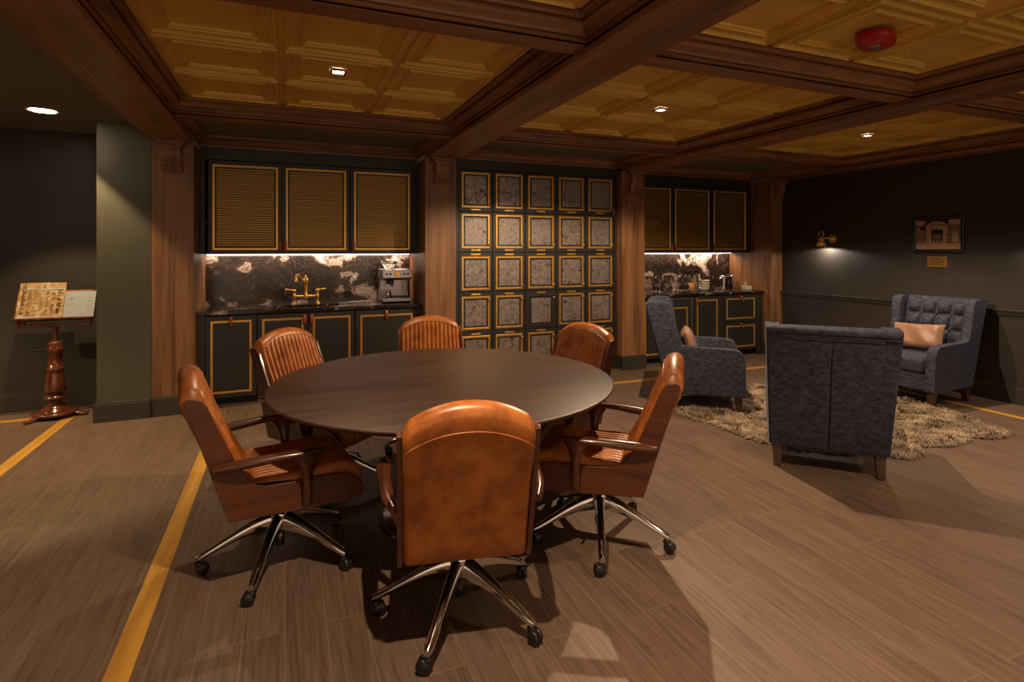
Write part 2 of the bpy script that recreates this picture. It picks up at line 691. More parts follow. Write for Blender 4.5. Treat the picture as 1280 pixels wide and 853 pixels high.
def tin_cell(x0, y0, x1, y1, name):
    """pressed-tin coffer ceiling; far edge and centre carry whole tiles"""
    mb = MB()
    cx = (x0 + x1) / 2
    xs = [cx + TILE * k for k in (-1.5, -0.5, 0.5, 1.5)]
    ys = [y1 - TILE * k for k in range(0, 6)]
    mb.box((x0, y0, ZT + 0.012), (x1, y1, ZT + 0.03), 0)
    for i in range(3):
        for j in range(5):
            a0, a1 = xs[i], xs[i + 1]
            b1, b0 = ys[j], ys[j + 1]
            if b1 < y0 + 0.2:
                continue
            prof = [(0.0, ZT + 0.004), (0.020, ZT + 0.004), (0.024, ZT - 0.014), (0.036, ZT - 0.017), (0.042, ZT - 0.003), (0.052, ZT + 0.002)]
            mb.rings(a0, b0, a1, b1, prof, fz)
            mb.rings(a0, b0, a1, b1, [(0.052, ZT + 0.002), (0.098, ZT + 0.002)], fz, (1, 1))
            prof = [(0.098, ZT + 0.002), (0.103, ZT - 0.010), (0.112, ZT - 0.012), (0.117, ZT - 0.002), (0.127, ZT - 0.002), (0.131, ZT + 0.011)]
            mb.rings(a0, b0, a1, b1, prof, fz, (0, 0), fill=0)
    return struct(mb.build(name, ['tin', 'tin_emb']))


MOLD = [(0.0, ZC), (0.0, ZC + 0.010), (0.016, ZC + 0.010), (0.016, ZC + 0.020), (0.005, ZC + 0.022), (0.005, ZC + 0.031), (0.024, ZC + 0.032),
        (0.028, ZC + 0.044), (0.040, ZC + 0.058), (0.054, ZC + 0.066), (0.060, ZC + 0.078), (0.060, ZC + 0.086), (0.046, ZC + 0.088),
        (0.046, ZC + 0.097), (0.072, ZC + 0.098), (0.078, ZC + 0.110), (0.090, ZC + 0.114), (0.090, ZT + 0.01)]
CROSS = [(-0.32, -0.18), (2.345, 2.475), (4.675, 4.80)]
CELLS = []
for bi, (x0, x1) in enumerate(BAYS):
    for (ya, yb) in ((-2.6, -0.32), (-0.18, 2.345), (2.475, 4.675)):
        k = len(CELLS) + 1
        CELLS.append((x0, ya, x1, yb))
        tin_cell(x0 + 0.088, ya + 0.088, x1 - 0.088, yb - 0.088, 'ceiling_tin' if k == 1 else 'ceiling_tin.%03d' % (k - 1))
        struct(MB().rings(x0, ya, x1, yb, MOLD, fz, (0, 1)).build('trim_%d' % (10 + k), ['oakX', 'oakY']))
# main beams run towards the camera, cross beams between them
for (x0, x1) in XB:
    struct(MB().box((x0, -2.9, ZB), (x1, YF + 0.02, 2.66)).build('beam', 'oakY', bevel=0.004))
for (x0, x1) in BAYS:
    for (ya, yb) in CROSS:
        struct(MB().box((x0 - 0.01, ya, ZC), (x1 + 0.01, yb, 2.66)).build('beam', 'oakX', bevel=0.003))
# alcove soffits with a crown round them
CROWN = [(0.0, 2.478), (0.014, 2.480), (0.016, 2.494), (0.006, 2.497), (0.006, 2.505), (0.020, 2.508), (0.034, 2.526), (0.048, 2.552), (0.062, 2.556), (0.064, 2.586)]
for k, ((x0, x1), yb) in enumerate(zip(BAYS, (6.07, 5.82, 6.07))):
    struct(MB().box((x0, 4.80, 2.585), (x1, 6.5, 2.66)).build('ceiling_alcove' if k == 0 else 'ceiling_alcove.%03d' % k, 'ceilpaint'))
    struct(MB().rings(x0, 4.74, x1, yb, CROWN, fz, (0, 1)).build('trim_%d' % (30 + k), ['oakX', 'oakY']))

# columns with corbels and painted plinths
COR = [(0.0, 0.0), (0.105, 0.0), (0.105, -0.022), (0.092, -0.030), (0.088, -0.044), (0.080, -0.055), (0.083, -0.085), (0.080, -0.12),
       (0.068, -0.16), (0.052, -0.20), (0.042, -0.225), (0.050, -0.228), (0.050, -0.246), (0.040, -0.252), (0.030, -0.27), (0.018, -0.282), (0.0, -0.285)]


def corbel(parent, xc, w):
    mb = MB()
    y = YF
    # scroll body
    body = [p for p in COR[5:12]]
    body = [(0.0, -0.03)] + [(a, b) for a, b in COR[4:11]] + [(0.0, -0.226)]
    mb.prism(body, lambda a, b: (xc - w * 0.38, y - a, ZB + b), lambda a, b: (xc + w * 0.38, y - a, ZB + b))
    # cap and foot mouldings, stepped
    for (hw, a, z0, z1) in ((0.62, 0.105, -0.022, 0.0), (0.55, 0.094, -0.034, -0.022), (0.47, 0.088, -0.048, -0.034),
                            (0.47, 0.056, -0.246, -0.226), (0.42, 0.044, -0.262, -0.246), (0.33, 0.030, -0.282, -0.262)):
        mb.box((xc - w * hw, y - a, ZB + z0), (xc + w * hw, y, ZB + z1))
    return mb.build('corbel', 'oakZ', parent, bevel=0.004, segs=2)


for i, (x0, x1) in enumerate(XB):
    c = struct(MB().box((x0, YF, 0.165), (x1, 6.52, ZB + 0.002)).build('column', 'oakZ', bevel=0.003))
    corbel(c, (x0 + x1) / 2, min(0.185, 0.8 * (x1 - x0)))
    mb = MB().box((x0 - 0.001, YF - 0.014, 0), (x1 + 0.012, 6.45, 0.155))
    mb.box((x0 - 0.001, YF - 0.008, 0.155), (x1 + 0.006, 6.45, 0.170))
    mb.build('plinth', 'trim', c, bevel=0.002, segs=2)


def skirting(name, a, b, side):
    """a,b box corners in plan; the cap steps back on the wall side"""
    mb = MB().box((a[0], a[1], 0), (b[0], b[1], 0.150))
    s = {'-y': (0, 0.006, 0, 0), '-x': (0.006, 0, 0, 0), '+x': (0, 0, -0.006, 0)}[side]
    mb.box((a[0] + s[0], a[1] + s[1], 0.150), (b[0] + s[2], b[1] + s[3], 0.166))
    return struct(mb.build(name, 'trim', bevel=0.002, segs=2))


skirting('baseboard_left', (-4.5, 6.35, 0), (-1.49, 6.37, 0), '-y')
skirting('baseboard_pier', (-1.51, 5.672, 0), (-1.094, 5.70, 0), '-y')
skirting('baseboard_right', (6.438, -3.0, 0), (6.46, 5.68, 0), '-x')
mb = MB().box((6.432, -3.0, 0.868), (6.46, 5.69, 0.885)).box((6.418, -3.0, 0.885), (6.46, 5.69, 0.900)).box((6.440, -3.0, 0.845), (6.46, 5.69, 0.868))
struct(mb.build('trim_40', 'trim', bevel=0.003, segs=2))


# ================================================================== CABINETS
def fy(y):
    """door-face mapping: a = x, b = z, depth grows towards the camera"""
    return lambda a, b, d: (a, y - d, b)


def gold_frame(parent, x0, z0, x1, z1, y, w=0.024, name='brass_frame', mat='brass'):
    mb = MB().rings(x0, z0, x1, z1, [(0, 0), (0, 0.004), (0.003, 0.006), (w - 0.003, 0.006), (w, 0.004), (w, 0)], fy(y))
    return mb.build(name, mat, parent)


def strap(parent, x, z, y, tilt=0.0):
    mb = MB()
    pts = [(0, 0.0, 0.0), (0, -0.012, 0.004), (0, -0.020, -0.03), (0, -0.022, -0.075), (0, -0.012, -0.090), (0, -0.004, -0.084)]
    pts = [(p[0] + tilt * -p[2], p[1], p[2]) for p in pts]
    mb.tube([(x + p[0], y + p[1], z + p[2]) for p in pts], [(0.016, 0.004)] * len(pts), 8, up=(0, -1, 0.3))
    o = mb.build('strap_handle', 'tanleather', parent)
    o['label'] = 'red-brown leather strap handle'
    s = MB().lathe([(0.006, 0), (0.006, 0.004), (0.003, 0.006)], (x, y - 0.018, z - 0.012), 10, axis='Y')
    s = MB().lathe([(0.006, 0), (0.005, -0.004), (0.002, -0.005)], (x, y - 0.016, z - 0.010), 10, axis='Y')
    s.build('rivet', 'brass', o)
    return o


def panel_door(parent, x0, x1, z0, z1, y, inset=0.04, handle=None, frame='brass', tilt=0.0, name='door'):
    d = MB().box((x0, y, z0), (x1, y + 0.02, z1)).build(name, 'cab', parent, bevel=0.003, segs=2)
    gold_frame(d, x0 + inset, z0 + inset, x1 - inset, z1 - inset, y, 0.022, mat=frame)
    if handle:
        strap(d, handle[0], handle[1], y, tilt)
    return d


YB = 5.85          # base cabinet fronts


def base_cabinet(label, x0, x1, doors, group='base cabinets below the worktops'):
    t = thing('base_cabinet', label, 'cabinet', ((x0 + x1) / 2, 6.15, 0))
    o = Vector(t.location)
    mb = MB().box((x0, YB + 0.021, 0.10), (x1, 6.48, 0.12)).box((x0, 5.93, 0), (x1, 6.45, 0.10)).box((x0, YB + 0.021, 0.12), (x0 + 0.018, 6.48, 0.862))
    mb.box((x1 - 0.018, YB + 0.021, 0.12), (x1, 6.48, 0.862)).box((x0 + 0.018, 6.46, 0.12), (x1 - 0.018, 6.48, 0.862)).box((x0 + 0.018, YB + 0.021, 0.68 if x0 < 0 and x1 > 0 else 0.80), (x1 - 0.018, YB + 0.035, 0.862))
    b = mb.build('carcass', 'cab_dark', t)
    kids = [b]
    for d in doors:
        kids.append(panel_door(t, *d[0], y=YB, **d[1]))
    for k in kids:
        k.location = -o
    return t


def stile(parent, x0, x1, o):
    b = MB().box((x0, YB + 0.001, 0.0), (x1, YB + 0.03, 0.862)).build('end_stile', 'cab', parent, bevel=0.002, segs=2)
    b.location = -o
    return b


zt, zb_ = 0.845, 0.075
bc = base_cabinet('dark base cabinet with one brass-edged door beside the oak column on the left', -0.760, -0.252,
                  [((-0.690, -0.256, zb_, zt), dict(handle=(-0.475, 0.838)))])
stile(bc, -0.763, -0.694, Vector(bc.location))
base_cabinet('dark base cabinet with a pair of doors under the brass faucet', -0.249, 0.664,
             [((-0.247, 0.211, zb_, zt), dict(handle=(0.180, 0.828))), ((0.215, 0.660, zb_, zt), dict(handle=(0.246, 0.828)))])
bc = base_cabinet('dark base cabinet with one wide door below the espresso machine', 0.668, 1.360,
                  [((0.672, 1.308, zb_, zt), dict(handle=(0.985, 0.838), inset=0.045))])
stile(bc, 1.312, 1.360, Vector(bc.location))


def worktop(label, x0, x1, sink=None):
    y0, y1, z0, z1 = 5.825, 6.48, 0.866, 0.898
    mb = MB()
    if sink:
        a, b, c, d = sink
        mb.box((x0, y0, z0), (a, y1, z1)).box((b, y0, z0), (x1, y1, z1)).box((a, y0, z0), (b, c, z1)).box((a, d, z0), (b, y1, z1))
    else:
        mb.box((x0, y0, z0), (x1, y1, z1))
    return tag(mb.build('worktop', 'marble'), label, 'worktop', 'marble worktops')


SINK = (-0.11, 0.52, 5.93, 6.19)
worktop('black veined marble worktop carrying the brass faucet and espresso machine', -0.763, 1.361, SINK)
worktop('black veined marble worktop carrying the row of wine glasses', 4.142, 6.258)
# undermount sink
a, b, c, d = SINK
mb = MB()
for (p, q) in (((a, c, 0.70), (b, d, 0.712)), ((a - 0.012, c - 0.012, 0.70), (a, d + 0.012, 0.8655)), ((b, c - 0.012, 0.70), (b + 0.012, d + 0.012, 0.8655)),
               ((a, c - 0.012, 0.70), (b, c, 0.8655)), ((a, d, 0.70), (b, d + 0.012, 0.8655))):
    mb.box(p, q)
sk = thing('sink', 'black undermount sink set into the worktop in front of the brass faucet', 'sink', (0.2, 6.06, 0.70))
s = mb.build('basin', 'black', sk)
s.location = -Vector(sk.location)
s = MB().lathe([(0.035, 0.712), (0.035, 0.716), (0.012, 0.715)], (0.2, 6.06, 0), 20).build('drain', 'steel', sk)
s.location = -Vector(sk.location)

# marble splashbacks
struct(MB().box((-0.763, 6.482, 0.898), (1.361, 6.499, 1.56)).build('wall_splashback', 'marble'))
struct(MB().box((4.142, 6.482, 0.898), (6.258, 6.499, 1.56)).build('wall_splashback.001', 'marble'))

YU = 6.07          # wall-cabinet fronts


def mesh_door(parent, x0, x1, z0, z1, handle, off, cool=False):
    y = YU
    w = 0.040
    mb = MB().rings(x0, z0, x1, z1, [(0, 0.0), (0, 0.02), (0.012, 0.02), (w, 0.02), (w + 0.030, 0.018), (w + 0.030, 0.0)], lambda a, b, d: (a, y + 0.02 - d, b))
    d = mb.build('door', 'cab', parent)
    d.location = -off
    gold_frame(d, x0 + 0.034, z0 + 0.034, x1 - 0.034, z1 - 0.034, y, 0.022)
    a0, a1, b0, b1 = x0 + w + 0.03, x1 - w - 0.03, z0 + w + 0.03, z1 - w - 0.03
    g = MB()
    nr = 33
    for i in range(nr):
        zz = lerp(b0, b1, (i + 0.5) / nr)
        h = (b1 - b0) / nr * 0.27
        g.box((a0, y + 0.008, zz - h), (a1, y + 0.0105, zz + h))
    nc = 26
    for i in range(nc):
        xx = lerp(a0, a1, (i + 0.5) / nc)
        g.box((xx - 0.0018, y + 0.0105, b0), (xx + 0.0018, y + 0.0125, b1))
    g.build('brass_lattice', 'brass_mesh', d)
    if handle:
        strap(d, handle[0], handle[1], y)
    return d


def wall_cabinet(label, x0, x1, doors, ends=(False, False)):
    t = thing('wall_cabinet', label, 'cabinet', ((x0 + x1) / 2, 6.28, 1.43))
    off = Vector(t.location)
    mb = MB()
    z0, z1 = 1.435, 2.36
    mb.box((x0, YU + 0.022, z0), (x1, 6.48, z0 + 0.018)).box((x0, YU + 0.022, z1 - 0.018), (x1, 6.48, z1))
    mb.box((x0, YU + 0.022, z0 + 0.018), (x0 + 0.018, 6.48, z1 - 0.018)).box((x1 - 0.018, YU + 0.022, z0 + 0.018), (x1, 6.48, z1 - 0.018))
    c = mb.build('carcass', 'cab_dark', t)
    c.location = -off
    bp = MB().box((x0 + 0.018, 6.455, z0 + 0.018), (x1 - 0.018, 6.478, z1 - 0.018)).build('back_panel', 'cab', t)
    bp.location = -off
    for zz in (1.74, 2.03):
        s = MB().box((x0 + 0.018, YU + 0.05, zz - 0.012), (x1 - 0.018, 6.45, zz)).build('shelf', 'cab', t)
        s.location = -off
    for d in doors:
        mesh_door(t, *d, off)
    f = MB().box((x0, YU + 0.001, z1 + 0.002), (x1, 6.48, 2.50)).build('fascia', 'cab', t)
    f.location = -off
    for e, (xa, xb) in zip(ends, ((x0 - 0.0, x0 + 0.042), (x1 - 0.042, x1))):
        if e:
            s = MB().box((xa, YU + 0.002, z0), (xb, YU + 0.02, z1)).build('end_stile', 'cab', t)
            s.location = -off
    return t


wall_cabinet('dark wall cabinet with a pair of brass lattice doors beside the left oak column', -0.762, 0.638,
             [(-0.690, -0.031, 1.440, 2.348, (-0.048, 1.556)), (-0.027, 0.634, 1.440, 2.348, (0.000, 1.556))], (True, False))
wall_cabinet('dark wall cabinet with a single brass lattice door above the espresso machine', 0.642, 1.360,
             [(0.646, 1.312, 1.440, 2.348, (0.676, 1.556))], (False, True))
wall_cabinet('dark wall cabinet with a pair of lattice doors above the row of wine glasses', 4.142, 5.535,
             [(4.205, 4.868, 1.440, 2.340, (4.845, 1.556)), (4.872, 5.530, 1.440, 2.340, (4.905, 1.556))], (True, False))
wall_cabinet('dark wall cabinet with a single lattice door above the ice bucket', 5.539, 6.257,
             [(5.543, 6.200, 1.440, 2.340, (5.575, 1.556))], (False, True))

# LED bars under the wall cabinets
for lab, x0, x1 in (('slim white light bar under the wall cabinets behind the espresso machine', -0.755, 1.353),
                    ('slim white light bar under the wall cabinets above the wine glasses', 4.15, 6.25)):
    t = thing('light_bar', lab, 'light', ((x0 + x1) / 2, 6.45, 1.42), group='light bars under the wall cabinets')
    off = Vector(t.location)
    h = MB().box((x0, 6.430, 1.4285), (x1, 6.474, 1.4345)).build('housing', 'steel', t)
    h.location = -off
    h = MB().box((x0 + 0.005, 6.434, 1.4225), (x1 - 0.005, 6.470, 1.4285)).build('diffuser', 'ledglow', t)
    h.location = -off

# right-hand base units
bc = base_cabinet('dark base unit with a steel-edged appliance door behind the armchair', 4.145, 5.035,
                  [((4.580, 5.025, 0.10, zt), dict(handle=None, frame='steel', inset=0.004, name='appliance_door'))])
off = Vector(bc.location)
d = panel_door(bc, 4.66, 4.95, 0.20, 0.74, YB - 0.002, inset=0.02, name='inner_panel')
d.location = -off
d = panel_door(bc, 4.205, 4.575, zb_, zt, YB)
d.location = -off
stile(bc, 4.145, 4.20, off)
bc = base_cabinet('dark base cabinet with one door between the armchair and the drawers', 5.039, 5.545,
                  [((5.043, 5.480, zb_, zt), dict(handle=(5.075, 0.828)))])
stile(bc, 5.484, 5.545, Vector(bc.location))
bc = base_cabinet('dark base cabinet with two drawers beside the far right column', 5.549, 6.256,
                  [((5.555, 6.150, 0.475, zt), dict(handle=(5.845, 0.838), tilt=0.45, name='drawer')),
                   ((5.555, 6.150, 0.085, 0.467), dict(handle=(5.845, 0.458), tilt=0.45, name='drawer'))])
stile(bc, 6.154, 6.256, Vector(bc.location))

# ------------------------------------------------------------------ locker wall
YL = 5.82
lk = thing('locker_cabinet', 'tall dark bank of small lockers with brass-framed antiqued mirror doors', 'cabinet', (2.755, 6.1, 0))
off = Vector(lk.location)


def lkadd(o):
    o.location = -off
    return o


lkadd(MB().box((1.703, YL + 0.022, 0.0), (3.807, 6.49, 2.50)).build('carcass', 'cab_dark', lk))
mb = MB().box((1.703, YL - 0.004, 0.10), (1.762, YL + 0.022, 2.372)).box((3.776, YL - 0.004, 0.10), (3.807, YL + 0.022, 2.372))
mb.box((1.703, YL - 0.004, 2.372), (3.807, YL + 0.022, 2.50)).box((1.703, YL + 0.002, 0.0), (3.807, YL + 0.022, 0.10))
lkadd(mb.build('face_frame', 'cab', lk))
rows = [2.365, 1.900, 1.448, 1.002, 0.560, 0.115]
cw = (3.774 - 1.764) / 5
for r in range(5):
    z1, z0 = rows[r] - 0.003, rows[r + 1] + 0.003
    low = r < 2                                     # name plates below the glass in the two top rows, above it in the rest
    for c in range(5):
        x0, x1 = 1.764 + cw * c + 0.003, 1.764 + cw * (c + 1) - 0.003
        d = lkadd(MB().box((x0, YL, z0), (x1, YL + 0.020, z1)).build('door', 'cab', lk, bevel=0.003, segs=2))
        fx0, fx1 = x0 + 0.032, x1 - 0.032
        fz0, fz1 = (z0 + 0.042, z1 - 0.022) if low else (z0 + 0.022, z1 - 0.042)
        dull = (r, c) in ((3, 2), (3, 3), (4, 2))
        gold_frame(d, fx0, fz0, fx1, fz1, YL, 0.024, mat='cab' if (r, c) == (3, 2) else 'brass')
        MB().rings(fx0 + 0.024, fz0 + 0.024, fx1 - 0.024, fz1 - 0.024, [(0, 0.003), (0.018, 0.002), (0.018, 0.001)], fy(YL)).build('inner_rim', 'black', d)
        p = MB()
        y = YL - 0.0015
        a0, a1, b0, b1 = fx0 + 0.042, fx1 - 0.042, fz0 + 0.042, fz1 - 0.042
        p.add([(a0, y, b0), (a1, y, b0), (a1, y, b1), (a0, y, b1)], [(0, 1, 2, 3)])
        p.build('mirror_panel', 'mirror', d)
        xc = (x0 + x1) / 2
        pz = z0 + 0.021 if low else z1 - 0.021
        MB().box((xc - 0.056, YL - 0.006, pz - 0.009), (xc + 0.056, YL, pz + 0.009)).build('name_plate', 'brass', d, bevel=0.002, segs=2)
        kz = fz0 + 0.040 if r < 3 else fz1 - 0.040
        MB().lathe([(0.004, 0.0), (0.004, -0.012), (0.011, -0.016), (0.012, -0.024), (0.007, -0.029), (0.001, -0.030)], (fx1 - 0.012, YL - 0.005, kz), 12, axis='Y').build('knob', 'brass', d)
        if (r, c) == (0, 4):
            k = MB().tube([(fx1 - 0.004, YL - 0.034, kz + 0.01), (fx1 + 0.006, YL - 0.036, kz - 0.03), (fx1 + 0.006, YL - 0.034, kz - 0.085)], [(0.008, 0.003), (0.013, 0.003), (0.012, 0.003)], 8, up=(0, -1, 0))
            o = k.build('key_fob', 'tanleather', d)
            o['label'] = 'red-brown leather key fob'

# ================================================================== ROUND TABLE
TC = (0.834, 2.998)
tb = thing('round_table', 'large round table with dark brown veneer top amid six leather chairs', 'table', (TC[0], TC[1], 0))
MB().lathe([(0.001, 0.722), (0.86, 0.722), (0.905, 0.732), (0.926, 0.748), (0.930, 0.754), (0.928, 0.7585), (0.922, 0.760), (0.001, 0.760)], n=128).build('tabletop', 'table', tb)
MB().lathe([(0.001, 0.0), (0.36, 0.0), (0.36, 0.018), (0.34, 0.026), (0.11, 0.036), (0.085, 0.060), (0.075, 0.12), (0.075, 0.60), (0.09, 0.66), (0.30, 0.700), (0.30, 0.7215), (0.001, 0.7215)], n=48).build('pedestal', 'walnut_dark', tb)


# ================================================================== OFFICE CHAIRS
HW = 0.226          # half width of the upholstery


def arch(y):
    t = abs(y) / HW
    return -0.070 * t ** 2.2 - 0.012 * max(0, t - 0.9) / 0.1


def scallop(y, n=14):
    u = (y + HW) / (2 * HW) * n
    return abs(math.sin(PI * u)) ** 0.62 - 1.0


def upholstery(path, weights, ny, archf, depth=0.0150):
    """loft of a closed xz path across y with channel stitching where weights > 0"""
    P = [Vector((p[0], 0, p[1])) for p in path]
    n = len(P)
    nrm = []
    for i in range(n):
        t = P[(i + 1) % n] - P[i - 1]
        nrm.append(Vector((-t.z, 0, t.x)).normalized())
    # orient outward
    cen = sum(P, Vector()) / n
    if sum((P[i] - cen).dot(nrm[i]) for i in range(n)) < 0:
        nrm = [-q for q in nrm]
    rows = []
    for i in range(n):
        row = []
        for j in range(ny):
            y = lerp(-HW, HW, j / (ny - 1))
            e = abs(y) / HW
            soft = -0.014 * max(0.0, (e - 0.90) / 0.10) ** 2
            q = P[i] + nrm[i] * (weights[i] * depth * scallop(y) + soft)
            row.append((q.x, y, q.z + archf(P[i], y)))
        rows.append(row)
    return rows


def make_chair():
    t = thing('office_chair', 'chair', 'chair')
    # --- back cushion
    front = smooth_path([(-0.115, 0, 0.455), (-0.155, 0, 0.520), (-0.215, 0, 0.640), (-0.262, 0, 0.765), (-0.300, 0, 0.870), (-0.322, 0, 0.925)], 26)
    top = smooth_path([(-0.322, 0, 0.925), (-0.340, 0, 0.955), (-0.378, 0, 0.968), (-0.412, 0, 0.950), (-0.418, 0, 0.915)], 14)[1:]
    rear = smooth_path([(-0.418, 0, 0.915), (-0.395, 0, 0.835), (-0.320, 0, 0.590), (-0.245, 0, 0.345)], 12)[1:]
    under = [Vector((-0.20, 0, 0.345)), Vector((-0.14, 0, 0.40))]
    path = [(p.x, p.z) for p in front + top + rear + under]
    wts = [1.0] * 24 + [0.6, 0.2] + [0.0] * (len(path) - 26)
    wts[0] = 0.3

    def af(p, y):
        k = min(1.0, max(0.0, (p.z - 0.62) / 0.30))
        return arch(y) * k * k * (3 - 2 * k)
    rows = upholstery(path, wts, 141, af)
    mb = MB().grid(rows, close_u=True)
    for s in (0, -1):
        ring = [r[s] for r in rows]
        mb.add(ring, [tuple(range(len(ring)))])
    bk = mb.build('backrest', 'leather', t)
    # piping on the two top seams
    for idx, nm in ((25, 'piping'), (39, 'piping')):
        pts = [Vector(rows[idx][j]) for j in range(0, 141, 4)]
        MB().tube(pts, 0.0032, 8, up=(1, 0, 0.2)).build(nm, 'leather', bk)
    # --- seat cushion
    top = smooth_path([(-0.160, 0, 0.470), (-0.120, 0, 0.486), (0.02, 0, 0.482), (0.14, 0, 0.494), (0.235, 0, 0.500), (0.300, 0, 0.478), (0.336, 0, 0.425), (0.338, 0, 0.375), (0.315, 0, 0.335)], 34)
    und = [Vector((0.25, 0, 0.330)), Vector((0.05, 0, 0.345)), Vector((-0.14, 0, 0.36))]
    path = [(p.x, p.z) for p in top + und]
    wts = [1.0] * 32 + [0.5, 0.2, 0, 0, 0]
    rows = upholstery(path, wts, 141, lambda p, y: 0.0)
    mb = MB().grid(rows, close_u=True)
    for s in (0, -1):
        ring = [r[s] for r in rows]
        mb.add(ring, [tuple(range(len(ring)))])
    mb.build('seat', 'leather', t)
    # --- wooden side shells
    shell = [(-0.402, 0.862), (-0.385, 0.870), (-0.355, 0.869), (-0.335, 0.858), (-0.318, 0.835), (-0.270, 0.720), (-0.220, 0.605), (-0.185, 0.535), (-0.160, 0.497), (-0.130, 0.472),
             (-0.095, 0.460), (0.0, 0.454), (0.12, 0.454), (0.200, 0.452), (0.250, 0.442), (0.290, 0.420), (0.318, 0.388), (0.332, 0.352), (0.326, 0.326), (0.300, 0.312),
             (0.0, 0.324), (-0.240, 0.338)]
    for s in (-1, 1):
        y0, y1 = s * (HW + 0.001), s * (HW + 0.020)
        MB().prism(shell, lambda a, b: (a, y0, b), lambda a, b: (a, y1, b)).build('side_shell', 'walnut', t, bevel=0.0035, segs=2)
        # armrest: rail and splayed support
        rail = [(-0.296, s * 0.256, 0.572), (-0.282, s * 0.264, 0.575), (-0.25, s * 0.273, 0.579), (-0.16, s * 0.288, 0.586), (-0.04, s * 0.300, 0.594), (0.06, s * 0.306, 0.598), (0.125, s * 0.304, 0.597), (0.150, s * 0.302, 0.594)]
        rr = [(0.014, 0.016), (0.022, 0.021), (0.025, 0.021), (0.025, 0.020), (0.026, 0.018), (0.031, 0.016), (0.026, 0.013), (0.009, 0.007)]
        a = MB().tube(resample(rail, 8), rr, 14).build('armrest', 'walnut_dark', t)
        post = [(0.062, s * 0.302, 0.594), (0.064, s * 0.302, 0.572), (0.066, s * 0.299, 0.545), (0.068, s * 0.290, 0.50), (0.070, s * 0.276, 0.44), (0.072, s * 0.262, 0.385), (0.074, s * 0.253, 0.345), (0.074, s * 0.251, 0.332)]
        rr = [(0.022, 0.066), (0.022, 0.056), (0.021, 0.036), (0.019, 0.024), (0.017, 0.020), (0.014, 0.021), (0.010, 0.021), (0.005, 0.012)]
        MB().tube(post, rr, 14, up=(1, 0, 0)).build('arm_post', 'walnut_dark', a)
    # --- mechanism and base
    mb = MB().box((-0.10, -0.075, 0.292), (0.14, 0.075, 0.332)).box((-0.19, -0.20, 0.326), (0.28, 0.20, 0.342))
    mb.tube([(0.05, 0.06, 0.305), (0.06, 0.22, 0.300), (0.07, 0.27, 0.292)], 0.006, 8)
    mb.build('tilt_mechanism', 'black', t, bevel=0.004, segs=2)
    MB().lathe([(0.025, 0.20), (0.025, 0.295)], n=18).build('gas_column', 'black', t)
    hub = MB().lathe([(0.020, 0.085), (0.022, 0.155), (0.030, 0.16), (0.042, 0.185), (0.044, 0.225), (0.036, 0.240), (0.026, 0.244)], n=24).build('base_hub', 'chrome', t)
    MB().lathe([(0.016, 0.070), (0.022, 0.073), (0.022, 0.115), (0.019, 0.118)], n=18).build('column_foot', 'black', hub)
    for k in range(5):
        ang = 2 * PI * k / 5
        ca, sa = math.cos(ang), math.sin(ang)
        secs = []
        for (r, zt_, h, w) in ((0.020, 0.236, 0.080, 0.024), (0.055, 0.232, 0.078, 0.024), (0.12, 0.206, 0.056, 0.022), (0.20, 0.165, 0.036, 0.020), (0.28, 0.122, 0.028, 0.018), (0.330, 0.098, 0.026, 0.017), (0.350, 0.086, 0.024, 0.012)):
            sec = []
            for (u, w_) in ((-1.0, -1), (-1.0, -0.45), (-0.72, -0.12), (0, 0), (0.72, -0.12), (1.0, -0.45), (1.0, -1), (0.0, -0.92)):
                lw = w * u
                sec.append((r * ca - lw * sa, r * sa + lw * ca, zt_ + w_ * h))
            secs.append(sec + [sec[0]])
        mb = MB().grid(secs)
        mb.add(secs[-1][:8], [tuple(range(8))])
        mb.build('base_leg', 'chrome', hub)
        # twin-wheel caster, trailing a little to one side
        cx, cy = 0.340 * ca, 0.340 * sa
        tr = ang + 0.9 + 1.3 * k
        tx, ty = math.cos(tr), math.sin(tr)
        px, py = cx + 0.014 * tx, cy + 0.014 * ty
        mb = MB()
        for q in (-1, 1):
            v, f = [], []
            prof = [(0.004, 0.0), (0.022, 0.0), (0.027, 0.004), (0.027, 0.014), (0.021, 0.019), (0.006, 0.021)]
            n = 18
            for (rad, hh) in prof:
                for kk in range(n):
                    aa = 2 * PI * kk / n
                    lx, lz = rad * math.cos(aa), rad * math.sin(aa)
                    v.append((px + tx * lx - ty * q * (hh + 0.002), py + ty * lx + tx * q * (hh + 0.002), 0.0275 + lz))
            for i in range(len(prof) - 1):
                for kk in range(n):
                    k2 = (kk + 1) % n
                    f.append((i * n + kk, i * n + k2, (i + 1) * n + k2, (i + 1) * n + kk))
            mb.add(v, f, 0, True)
            mb.add(v[-n:], [tuple(range(n))])
        mb.lathe([(0.007, 0.030), (0.007, 0.070)], (cx, cy, 0), 10)
        mb.lathe([(0.016, 0.040), (0.020, 0.052), (0.016, 0.060)], (cx, cy, 0), 12)
        mb.build('caster', 'black', hub)
    return t


